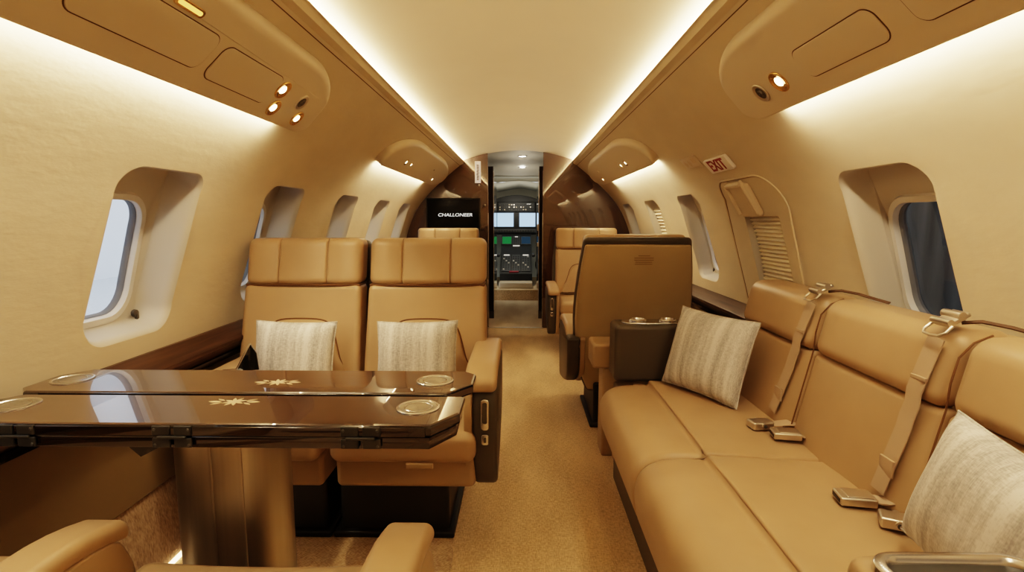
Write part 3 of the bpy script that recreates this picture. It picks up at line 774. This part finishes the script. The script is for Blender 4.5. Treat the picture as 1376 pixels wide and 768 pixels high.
for (x, y, r) in ((-.187, 1.317, .047), (-.193, 1.121, .047), (-1.115, 1.312, .047), (-1.085, 1.122, .047)):
    X = Matrix.Translation((x, y, ZT))
    g = MB(); g.lathe([(r * 1.0, -.001), (r * 1.0, .0018), (r * .97, .0028), (r * .90, .0028), (r * .86, .001), (r * .86, .0006)], 40, X, cap=False, sx=1.0); ch = g.build('cup_holder', 'nickel', t, world=True)
    g = MB(); g.lathe([(r * .87, .0010), (r * .80, .0008), (r * .5, .0006), (.001, .0006)], 40, X, cap=False); g.build('well', 'column', ch, world=True)
    g = MB(); g.lathe([(r * .66, .0012), (r * .62, .0020), (r * .58, .0012)], 40, X, cap=False); g.build('inner_ring', 'nickel', ch, world=True)
# pale inlaid ornament on each leaf
for (x, y) in ((-.58, 1.296), (-.612, 1.150)):
    g = MB()
    def petal(cx, cy, a, l, w):
        n = 10; o = []
        for i in range(n): 
            q = i / (n - 1); o.append((q * l, w * math.sin(PI * q)))
        for i in range(n - 2, 0, -1):
            q = i / (n - 1); o.append((q * l, -w * math.sin(PI * q)))
        o = o[::-1]
        ca, sa = math.cos(a), math.sin(a)
        g.prism([(cx + u * ca - v * sa, cy + u * sa + v * ca) for u, v in o], ZT - .001, ZT + .0006)
    for k in range(8): petal(x, y, PI / 4 * k + .39, .026, .004)
    for sx in (-1, 1):
        petal(x + sx * .028, y, 0 if sx > 0 else PI, .030, .005); petal(x + sx * .024, y + .006, (.5 if sx > 0 else PI - .5), .024, .003); petal(x + sx * .024, y - .006, (-.5 if sx > 0 else PI + .5), .024, .003)
    o = []
    g.lathe([(.006, ZT - .001), (.006, ZT + .0008)], 16, Matrix.Translation((x, y, 0)))
    g.build('inlay', 'inlay', t, world=True)
# column
col_o = rrect(0, 0, .255, .16, .078, 10)
def ring(s_, z, cx=-.648, cy=1.20): return [(cx + u * s_, cy + v * s_, z) for u, v in col_o]
g = MB(); g.loops([ring(1.0, ZT - .04), ring(1.0, .245), ring(.99, .242)]); pc = g.build('pedestal', 'column', t, world=True, angle=30)
g = MB(); g.loops([ring(.975, .25), ring(.975, .03)]); g.build('lower_sleeve', 'column', pc, world=True, angle=30)
g = MB(); g.loops([ring(1.25, 0), ring(1.25, .02), ring(1.1, .035)]); g.build('foot_plate', 'trimbrown', pc, world=True, angle=30)
for dx in (-.010, .058):
    g = MB(); g.rbox((-.648 + dx, 1.1195, .47), (.006, .004, .43), .0018, (1, 1, 1)); g.build('column_rib', 'column', pc, world=True)
g = MB(); g.prism([(-.77, ZT - .052), (-.745, ZT - .075), (-.70, ZT - .052)], 1.03, 1.05, F=lambda u, v, w: (u, w, v)); g.build('release_lever', 'blackgloss', t, world=True)

# ------------------------------------------------------------------ sofa
X0, X1 = .37, 1.10
sofa = thing('leather_sofa', 'long tan leather sofa along the exit side wall', 'sofa', (.75, 1.5, 0))
g = MB(); g.rbox((.765, 1.525, .105), (.64, 1.53, .21), .008, (1, 1, 1)); b_ = g.build('base', 'trimbrown', sofa, world=True)
for yy in (.98, 1.42):
    q = MB(); q.rbox((.444, yy, .08), (.004, .012, .035), .0018, (1, 1, 1)); q.build('base_clip', 'pewter', b_, world=True)
SEG = ((1.563, 2.313), (.81, 1.557))
for (a, b) in SEG:
    pr = [(.590, .432), (.590, .22), (.565, .155), (.455, .150), (.432, .165), (.408, .205), (.386, .25), (.374, .31), (.373, .35), (.383, .385), (.405, .413), (.440, .431), (.490, .440), (.545, .440), (.578, .437)]
    sm_ = []
    for i in range(len(pr)):
        for j in range(3): sm_.append(_cr(pr[i - 1], pr[i], pr[(i + 1) % len(pr)], pr[(i + 2) % len(pr)], j / 3))
    sm_ = sm_[::-1]
    if sum(sm_[i - 1][0] * sm_[i][1] - sm_[i][0] * sm_[i - 1][1] for i in range(len(sm_))) < 0: sm_ = sm_[::-1]
    far = b > 2; ls = []
    for (d, y) in ((.030, a), (.015, a + .002), (.005, a + .010), (0, a + .026)): ls.append([(u, y, v) for u, v in inset(sm_, d)])
    for q in (.25, .5, .75): ls.append([(u, a + (b - a) * q, v) for u, v in sm_])
    for (d, y) in (((0, b - .07), (.004, b - .045), (.012, b - .024), (.024, b - .010), (.045, b - .001), (.06, b)) if far else ((0, b - .026), (.005, b - .010), (.015, b - .002), (.030, b))): ls.append([(u, y, v) for u, v in inset(sm_, d)])
    g = MB(); g.loops(ls); g.build('front_bolster', 'leather', sofa, world=True, angle=60)
    def cs(p, a=a, b=b):
        x, y, z = p; h = (b - a) / 2
        if z > 0: z += .008 * (1 - (y / h) ** 4) - .012 * (x / .22)
        return (x, y, z)
    g = MB(); g.rbox((.788, (a + b) / 2, .358), (.394, b - a - .002, .155), .010, (6, 10, 2), fn=cs); g.build('seat_cushion', 'leather', sofa, world=True)
BX = lambda z: .945 + (z - .43) * .22
def backfn(zc, puff, yl, yh):
    def f(p):
        x, y, z = p; h = (yh - yl) / 2
        d = -puff * (1 - (abs(y) / h) ** 6) if x < 0 else 0
        return (x + d + (z) * .22, y, z)
    return f
BACKS = ((1.765, 2.335), (1.205, 1.757), (.77, 1.197))
for (a, b) in BACKS:
    g = MB(); zc = (.40 + .711) / 2; g.rbox((BX(zc) + .062, (a + b) / 2, zc), (.12, b - a, .311), .016, (2, 10, 6), fn=backfn(zc, .010, a, b)); g.build('back_cushion', 'leather', sofa, world=True)
    g = MB(); zc = (.712 + .895) / 2; g.rbox((BX(zc) + .058, (a + b) / 2, zc), (.145, b - a, .186), .045, (2, 10, 3), fn=backfn(zc, .012, a, b), k=5); g.build('upper_back_roll', 'leather', sofa, world=True)
g = MB(); g.loops([[(x, y, z) for x, z in ((BX(.40) + .05, .38), (BX(.7) + .03, .70), (BX(.88) + .06, .882), (1.165, .885), (1.19, .60), (1.165, .38))] for y in (.77, 2.33)]); g.build('back_frame', 'leather2', sofa, world=True)
for yy in (1.761, 1.201):
    g = MB(); g.tube([(BX(z) - .006 - (.010 if z > .72 else 0), yy - .004, z) for z in (.46, .55, .65, .70, .72, .78, .84)] + [(BX(.86) + .01, yy - .004, .875), (BX(.86) + .05, yy - .004, .892)], .0024, 6); g.build('piping', 'seam', sofa, world=True)

# far end console
t = thing('armrest_console', 'dark brown leather console with metal cup holders behind the propped pillow', 'console', (.78, 2.43, 0), group='consoles at the sofa ends')
g = MB(); g.rbox((.79, 2.425, .555), (.68, .16, .26), .022, (2, 2, 2)); g.build('body', 'trimbrown', t, world=True)
g = MB(); g.rbox((.775, 2.45, .19), (.60, .12, .38), .012, (1, 1, 1)); g.build('base', 'leather2', t, world=True)
g = MB(); g.rbox((.475, 2.60, .50), (.20, .18, .12), .015, (2, 2, 2)); g.rbox((.50, 2.58, .22), (.15, .14, .44), .01, (1, 1, 1)); g.build('side_block', 'leather2', t, world=True)
g = MB(); g.prism(rrect(.64, 2.425, .30, .10, .045, 8), .683, .690, .003); tr = g.build('cup_tray', 'nickel', t, world=True)
for x in (.565, .70):
    g = MB(); g.lathe([(.040, 0), (.040, .008), (.036, .012), (.031, .012), (.028, .004), (.001, .003)], 28, Matrix.Translation((x, 2.425, .689)), cap=False); g.build('cup_ring', 'nickel', tr, world=True)
# near end console
t = thing('armrest_console', 'tan leather console with a silver rimmed cup holder nearest the camera', 'console', (.78, .62, 0), group='consoles at the sofa ends')
o_out = rrect(.83, .62, .66, .245, .03, 6)
hole = rrect(.60, .605, .165, .150, .030, 10)
g = MB(); g.prism(o_out, .0, .668, .02, k=3); g.build('body', 'leather', t, world=True)
g = MB(); g.rbox((.975, .62, .676), (.34, .24, .022), .010, (2, 2, 1)); g.build('lid', 'leather', t, world=True)
g = MB(); hx = rrect(.635, .625, .225, .185, (.05, .05, .05, .035), 10)
Z_ = .6685
g.loops([[(u, v, Z_ - .001) for u, v in inset(hx, -.008)], [(u, v, Z_ + .010) for u, v in inset(hx, -.006)], [(u, v, Z_ + .013) for u, v in inset(hx, -.002)], [(u, v, Z_ + .013) for u, v in inset(hx, .008)], [(u, v, Z_ + .008) for u, v in inset(hx, .012)], [(u, v, Z_ + .001) for u, v in inset(hx, .013)]], cap0=False, cap1=False)
rm = g.build('cup_holder_rim', 'nickel', t, world=True)
g = MB(); g.prism(inset(hx, .010), Z_ - .002, Z_ + .003); g.build('tray', 'panel', rm, world=True)
g = MB(); g.lathe([(.060, 0), (.060, .003), (.052, .004), (.001, .0035)], 36, Matrix.Translation((.655, .628, Z_ + .002)), cap=False); g.build('cup_well', 'black', rm, world=True)

# ------------------------------------------------------------------ belts on the sofa
def shoulder_belt(yt, yb_, label):
    t = thing('shoulder_belt', label, 'seat belt', (BX(.88), yt, .88), group='shoulder belts on the sofa')
    pts = []
    for i in range(13):
        q = i / 12; z = .875 - (.875 - .47) * q; y = yt + (yb_ - yt) * q
        bx = BX(z) - .029 if z > .72 else BX(z) - (.016 if z < .66 else .020)
        pts.append((bx - .004, y, z))
    side = Vector((0.05, -1, -.2)).normalized()
    g = MB(); g.ribbon(pts, side, .046, .003); st = g.build('strap', 'strap', t, world=True)
    q = Vector(pts[3]); g = MB(); g.rbox((q.x - .002, q.y, q.z), (.006, .050, .010), .002, (1, 2, 1)); g.build('stitched_fold', 'strap', st, world=True)
    q = Vector(pts[10]); g = MB(); g.rbox((q.x - .002, q.y, q.z), (.006, .050, .045), .002, (1, 2, 1)); g.build('stitched_fold', 'strap', st, world=True)
    # adjuster buckle over the top edge
    c = Vector((BX(.89) - .010, yt, .904)); R = Matrix.Translation(c) @ Matrix.Rotation(-.55, 4, 'Y')
    g = MB(); g.rbox((0.012, 0, .012), (.056, .050, .012), .004, (2, 1, 1), X=R)
    for xx, rr in ((-.010, .008), (.020, .010)): g.tube([(xx, -.028, .018), (xx, .028, .018)], rr, 14, X=R)
    bk_ = g.build('buckle', 'pewter', t, world=True)
    g = MB(); g.tube([(-.012, -.030, .010), (-.034, -.032, .006), (-.046, -.022, .004), (-.048, 0, .003), (-.046, .022, .004), (-.034, .032, .006), (-.012, .030, .010)], .0035, 8, X=R); g.build('buckle_loop', 'pewter', bk_, world=True)
    tp = [(c.x + .02, yt - .01, .912), (c.x + .05, yt - .03, .918), (c.x + .075, yt - .08, .914), (c.x + .085, yt - .14, .908), (c.x + .095, yt - .20, .903)]
    g = MB(); g.ribbon(tp, Vector((.6, .2, .5)), .008, .004); g.build('strap_tail', 'ink', t, world=True)
    return t
shoulder_belt(1.80, 1.875, 'taupe shoulder belt over the sofa back beside the farther seat seam')
shoulder_belt(1.255, 1.30, 'taupe shoulder belt over the sofa back beside the nearer seat seam')
def lap_buckle(x, y, rz, label, kind, z=.457, m='pewter'):
    t = thing('lap_belt_buckle', label, 'seat belt buckle', (x, y, z), rz, group='lap belt buckles on the sofa')
    if kind == 'box':
        g = MB(); g.rbox((0, 0, 0), (.085, .058, .022), .005, (1, 1, 1)); bd = g.build('casing', m, t)
        g = MB(); g.box((-.0428, 0, 0), (.001, .044, .010)); g.build('slot', 'black', bd)
        g = MB(); g.rbox((.004, 0, .0115), (.060, .046, .004), .0015, (1, 1, 1)); g.build('release_lid', m, bd)
        g = MB(); g.ribbon([(.040, 0, 0), (.07, 0, -.001), (.10, 0, .004), (.13, 0, .003)], Vector((0, 1, 0)), .046, .003); g.build('webbing', 'strap', t)
    else:
        g = MB(); g.rbox((0, 0, 0), (.075, .050, .026), .006, (1, 1, 1)); g.tube([(.0, -.030, .002), (.0, .030, .002)], .010, 14); bd = g.build('casing', m, t)
        g = MB(); g.lathe([(.006, 0), (.006, .002), (.003, .003)], 14, Matrix.Translation((0, -.030, .002)) @ Matrix.Rotation(PI / 2, 4, 'X')); g.build('rivet', 'panel2', bd)
        g = MB(); g.ribbon([(.03, 0, 0), (.06, -.005, 0), (.09, -.015, .006), (.12, -.03, .008), (.15, -.05, .004)], Vector((0, 1, 0)), .046, .003); g.build('webbing', 'strap', t)
lap_buckle(.850, 1.775, .15, 'metal lap buckle on the far seat, closer to the propped pillow', 'pin')
lap_buckle(.895, 1.690, -.15, 'metal lap buckle with an open slot on the far seat beside the seam', 'box')
lap_buckle(.870, 1.285, -.15, 'large metal lap buckle with an open slot on the near seat', 'box')
lap_buckle(.905, 1.180, -.45, 'tan metal lap buckle tongue with webbing lying before the near pillow', 'pin')

# ------------------------------------------------------------------ pillows
def pillow(label, mtx, w, h, th_, seed=1):
    random.seed(seed); n = 28; ls = []
    vs = []; fs2 = []
    ph = [random.uniform(0, 6) for _ in range(6)]
    for sgn in (1, -1):
        b = len(vs)
        for i in range(n + 1):
            for j in range(n + 1):
                u, v = -1 + 2 * i / n, -1 + 2 * j / n
                d = max(0, (1 - abs(u) ** 2.6)) ** .5 * max(0, (1 - abs(v) ** 2.6)) ** .5
                pin = 1 - .055 * (1 - v * v) * abs(u) ** 3
                piv = 1 - .055 * (1 - u * u) * abs(v) ** 3
                wr = .010 * d * (math.sin(3.1 * u + 2 * v + ph[0]) + .6 * math.sin(5 * v - 3 * u + ph[1])) * (abs(u) + abs(v)) * .5
                vs.append((u * w / 2 * pin, sgn * (th_ / 2 * d + wr * .6), v * h / 2 * piv))
        for i in range(n):
            for j in range(n):
                q = (b + i * (n + 1) + j, b + (i + 1) * (n + 1) + j, b + (i + 1) * (n + 1) + j + 1, b + i * (n + 1) + j + 1)
                fs2.append(q if sgn > 0 else q[::-1])
    t = thing('throw_pillow', label, 'pillow', mtx.translation, rot=mtx.to_3x3().to_4x4(), group='striped linen pillows')
    mb = MB(); mb.add(vs, fs2); o = mb.build('pillow_cover', 'linen', t, angle=80)
    e = []
    for u, v in [(-1 + 2 * i / 20, -1) for i in range(20)] + [(1, -1 + 2 * i / 20) for i in range(20)] + [(1 - 2 * i / 20, 1) for i in range(20)] + [(-1, 1 - 2 * i / 20) for i in range(20)]:
        pin = 1 - .055 * (1 - v * v) * abs(u) ** 3; piv = 1 - .055 * (1 - u * u) * abs(v) ** 3
        e.append((u * w / 2 * pin, 0, v * h / 2 * piv))
    mb = MB(); mb.tube(e, .0028, 6, closed=True); mb.build('seam_piping', 'linen', o)
    return t
def PM(loc, rz, tilt, roll=0): return Matrix.Translation(loc) @ Matrix.Rotation(rz, 4, 'Z') @ Matrix.Rotation(tilt, 4, 'X') @ Matrix.Rotation(roll, 4, 'Y')
pillow('pale striped linen pillow on the window side seat behind the table', PM((-.842, 1.998, .620), .02, -.26, .02), .312, .288, .12, 1)
pillow('pale striped linen pillow on the aisle side seat behind the table', PM((-.368, 1.998, .622), -.02, -.26, -.02), .312, .288, .12, 2)
pillow('grey striped linen pillow propped in the far corner of the sofa', PM((.785, 2.125, .613), -1.0, -.30, .04), .37, .335, .13, 3)
pillow('grey striped linen pillow leaning on the near end of the sofa', PM((.893, .927, .600), -PI / 2, -.24, .12), .34, .29, .14, 4)

# small gloss plate on the window side arm
g = MB(); X = Matrix.Translation((-.955, 1.85, .645)) @ Matrix.Rotation(.35, 4, 'Z')
t = thing('folding_cup_shelf', 'small black gloss triangular plate with chrome edge standing by the window seat arm', 'shelf', (-.955, 1.85, .60))
g.prism([(-.03, 0), (.045, 0), (.040, .06), (.022, .095)], -.008, .008, .002, F=lambda u, v, w: (u, w, v), X=X @ Matrix.Translation((0, 0, -.03))); g.build('plate', 'blackgloss', t, world=True)
g = MB(); g.tube([(-.031, -.004, -.03), (.021, -.004, .067)], .004, 8, X=X); g.build('edge_strip', 'nickel', t, world=True)
g = MB(); g.rbox((-.04, -.005, -.028), (.07, .03, .012), .004, (1, 1, 1), X=X); g.build('foot', 'nickel', t, world=True)

# side ledge table by the club seats
t = thing('side_table', 'narrow pale folded side table between the facing seats by the exit side wall', 'table', (.93, 4.05, 0))
g = MB(); g.rbox((.84, 4.02, .625), (.62, .34, .022), .008, (2, 2, 1)); g.build('tabletop', 'beige', t, world=True)
g = MB(); g.rbox((.84, 4.02, .608), (.60, .32, .014), .004, (1, 1, 1)); g.build('edge_band', 'woodedge', t, world=True)
g = MB(); g.rbox((1.09, 4.02, .31), (.10, .26, .62), .02, (1, 1, 1)); g.build('support', 'dado', t, world=True)

# ------------------------------------------------------------------ passage and cockpit
for (x, y, l) in ((.044, 6.08, 'round white ceiling lamp in the passage, the one closer to the cabin'), (.046, 7.0, 'round white ceiling lamp in the passage, the one closer to the cockpit')):
    z = 1.862 - (y - Y1 - .03) * .0221 - (.014 if y > 6.5 else 0)
    t = thing('ceiling_lamp', l, 'lamp', (x, y, z), group='passage ceiling lamps')
    g = MB(); g.lathe([(.055, 0), (.055, -.006), (.045, -.010), (.040, -.006)], 24, cap=False); g.build('bezel', 'silver', t)
    g = MB(); g.lathe([(.041, -.007), (.001, -.008)], 24, cap=False); g.build('lens', 'cabinlamp', t)
t = thing('instrument_panel', 'black cockpit instrument panel with two bright blue screens', 'instrument panel', (-.045, 9.0, .15))
g = MB()
top = [(-.52, 1.20)] + [(-.045 + .52 * math.cos(a), 1.30 + .255 * math.sin(a)) for a in [PI - PI * i / 20 for i in range(21)]] + [(.43, 1.20)]
o = [(-.52, .90), (.43, .90)] + [(u, v) for u, v in top[::-1]]
g.prism(o, 9.02, 9.06, .004, F=lambda u, v, w: (u, w, v)); g.build('main_panel', 'panel', t, world=True)
for (x0, x1, z0, z1, m, l) in ((-.365, -.095, 1.035, 1.26, 'screen', 'pale blue lit screen'), (.004, .268, 1.035, 1.26, 'screen', 'pale blue lit screen')):
    g = MB(); g.rbox(((x0 + x1) / 2, 9.012, (z0 + z1) / 2), (x1 - x0 + .024, .014, z1 - z0 + .024), .004, (1, 1, 1)); d = g.build('display', 'panel2', t, world=True)
    g = MB(); g.rbox(((x0 + x1) / 2, 9.003, (z0 + z1) / 2), (x1 - x0, .006, z1 - z0), .002, (1, 1, 1)); lab(g.build('screen', m, d, world=True), l)
g = MB(); g.rbox((-.045, 9.0, 1.36), (.62, .05, .16), .01, (1, 1, 1)); gs = g.build('switch_panel', 'panel', t, world=True)
random.seed(11)
for r in range(3):
    for i in range(15):
        if random.random() < .25: continue
        x = -.32 + .039 * i; g = MB(); g.rbox((x, 8.970, 1.315 + .040 * r), (.020, .012, .018), .002, (1, 1, 1)); g.build('switch', random.choice(['panel2', 'panel2', 'pewter', 'panel2', 'beige']), gs, world=True)
g = MB(); g.rbox((.16, 8.970, 1.405), (.07, .01, .014), .002, (1, 1, 1)); g.build('lit_key', 'lit', gs, world=True)
g = MB(); g.rbox((-.045, 8.98, .965), (.66, .06, .06), .01, (1, 1, 1)); ls_ = g.build('lower_ledge', 'panel2', t, world=True)
for i in range(14):
    g = MB(); g.rbox((-.33 + .044 * i, 8.945, .965), (.024, .012, .022), .002, (1, 1, 1)); g.build('key', 'panel', ls_, world=True)
t = thing('cockpit_pedestal', 'black sloping centre pedestal of controls below the cockpit screens', 'control console', (-.045, 8.6, .15))
g = MB(); g.loops([[(x, y, z) for y, z in ((8.05, .15), (8.05, .34), (8.55, .62), (8.95, .92), (8.95, .15))] for x in (-.29, .20)]); g.build('body', 'panel', t, world=True)
Rp = Matrix.Translation((-.045, 8.75, .772)) @ Matrix.Rotation(math.atan2(.30, .40), 4, 'X')
def ped(x, q, w, h, m, nm, par, th_=.012):
    g = MB(); g.rbox((x, q, .004), (w, h, th_), .002, (1, 1, 1), X=Rp); return g.build(nm, m, par, world=True)
for (x, m, l) in ((-.155, 'screeng', 'green map screen'), (.155, 'screenb', 'dim blue screen')):
    d = ped(x, .06, .17, .21, 'panel2', 'display', t); lab(ped(x, .06, .145, .18, m, 'screen', d, .016), l)
kp = ped(0, .06, .12, .24, 'panel2', 'keypad', t)
for r in range(4):
    for c in range(3): ped(-.034 + .034 * c, -.02 + .045 * r, .022, .022, 'panel', 'key', kp, .018)
ped(0, .15, .05, .018, 'lit', 'lit_key', kp, .02); ped(0, -.075, .11, .012, 'lit', 'lit_key', kp, .02)
Rp = Matrix.Translation((-.045, 8.30, .482)) @ Matrix.Rotation(math.atan2(.28, .50), 4, 'X')
for c in range(3):
    u = ped(-.15 + .15 * c, 0, .135, .46, 'panel2', 'radio_unit', t)
    for r in range(7):
        for k in range(3): ped(-.19 + .15 * c + .038 * k, -.18 + .058 * r, .022, .03, 'panel' if (r + k + c) % 5 else 'pewter', 'key', u, .018)
    if c != 1: ped(-.15 + .15 * c, .21, .09, .03, 'lit', 'lit_key', u, .02)
ped(-.03, -.245, .14, .03, 'red', 'red_strip', t, .02)
g = MB(); g.rbox((-.045, 7.90, .195), (.50, .26, .09), .02, (1, 1, 1)); tag(g.build('cockpit_step_box', 'beige', world=True, loc=(-.045, 7.9, .15)), 'pale box at the foot of the cockpit pedestal', 'box')
for sx, l in ((-1, 'dark cockpit seat on the television side'), (1, 'dark cockpit seat on the exit side')):
    t = thing('pilot_seat', l, 'seat', (-.045 + sx * .50, 8.25, .15), group='cockpit seats')
    g = MB(); g.rbox((0, .05, .30), (.40, .46, .12), .04, (2, 2, 1)); g.build('seat_cushion', 'black', t)
    g = MB(); g.rbox((0, -.20, .62), (.40, .12, .62), .05, (2, 1, 2)); g.build('backrest', 'black', t)
    g = MB(); g.rbox((0, .02, .12), (.26, .30, .24), .02, (1, 1, 1)); g.build('base', 'panel2', t)
    g = MB(); g.rbox((-sx * .235, .0, .46), (.05, .30, .05), .02, (1, 1, 1)); g.build('armrest', 'panel2', t)
for (z, zz) in ((1.06, .08), (.86, .05)):
    g = MB(); g.rbox((.228, 6.35, z), (.022, .03, zz), .008, (1, 1, 1)); tag(g.build('wall_latch', 'silver', world=True, loc=(.235, 6.35, z)), 'upper silver latch on the dark passage wall' if z > 1 else 'lower silver latch on the dark passage wall', 'latch', 'passage wall latches')

# ------------------------------------------------------------------ outside: hangar
def outp(name, m, c, d): return sbox(name, m, c, d)
M['hangar'] = mat('hangar_white', (.80, .82, .85), .9)
M['hfloor'] = mat('hangar_floor', (.60, .63, .66), .5, var=.05)
M['hdark'] = mat('hangar_dark', (.05, .05, .052), .8, var=.6, vscale=1.2, stretch=(1, 3, .3))
outp('wall_hangar_left', 'hangar', (-20, 3, 3), (.2, 60, 12))
outp('ground_hangar', 'hfloor', (-6, 3, -1.7), (40, 60, .1))
outp('wall_hangar_right', 'hdark', (5, 3, 3), (.2, 40, 10))

# ------------------------------------------------------------------ lights, world, camera
def spot(x, y, z, e, size=1.6, col=WARM, rad=.02, tgt=None):
    l = bpy.data.lights.new('reading_and_fill_spot', 'SPOT'); l.energy = e; l.spot_size = size; l.spot_blend = .8; l.color = col; l.shadow_soft_size = rad
    o = bpy.data.objects.new('reading_and_fill_spot', l); COL.objects.link(o); o.location = (x, y, z)
    d = (Vector(tgt) - Vector((x, y, z))) if tgt else Vector((0, 0, -1)); o.rotation_euler = d.to_track_quat('-Z', 'Y').to_euler(); return o
for (sd, y, s) in ((-1, 1.735, .119), (-1, 1.769, .187), (-1, 1.951, .188), (1, 1.557, .155), (-1, .2, .15), (1, .2, .15), (1, .8, .15), (-1, .8, .15), (-1, 3.66, .15), (-1, 5.02, .2), (1, 3.78, .15), (1, 5.2, .2)):
    p = podp(sd, y, s, .03); spot(p[0], p[1], p[2], 7.0, tgt=(sd * .45, y - .05, 0))
for y in (6.08, 7.0):
    l_ = bpy.data.lights.new('passage_glow', 'POINT'); l_.energy = 2.8; l_.color = (1, .88, .70); l_.shadow_soft_size = .04; o_ = bpy.data.objects.new('passage_glow', l_); COL.objects.link(o_); o_.location = (.045, y, 1.52)
spot(-.045, 8.0, 1.58, 17, 2.6, (1, .93, .80), .08, tgt=(-.045, 8.8, .3))  # added fill standing in for windshield daylight on the panel; no lamp fitted here
spot(-.045, 8.0, 1.0, 14, 2.6, (1, .93, .80), .08, tgt=(-.045, 8.3, 2.2))  # second added fill, aimed up to brighten the cockpit ceiling
w = bpy.data.worlds.new('hangar_light'); SC.world = w; w.use_nodes = True
bg = w.node_tree.nodes.get('Background'); bg.inputs[0].default_value = (.88, .94, 1.0, 1); bg.inputs[1].default_value = 1.3

cam = bpy.data.cameras.new('camera'); co = bpy.data.objects.new('camera', cam); COL.objects.link(co)
cam.sensor_width = 36; cam.lens = 36 * 720 / 1376; cam.clip_start = .02
co.location = (.03, 0, 1.15); co.rotation_euler = (PI / 2 - math.radians(7.05), 0, math.atan(12 / 720)); SC.camera = co
SC.view_settings.view_transform = 'Filmic'; SC.view_settings.look = 'High Contrast'; SC.view_settings.exposure = 0.22
SC.cycles.max_bounces = 8; SC.cycles.diffuse_bounces = 5; SC.cycles.glossy_bounces = 4; SC.cycles.transparent_max_bounces = 8
SC.cycles.caustics_reflective = False; SC.cycles.caustics_refractive = False; SC.cycles.sample_clamp_indirect = 6.0
SC.cycles.use_denoising = True
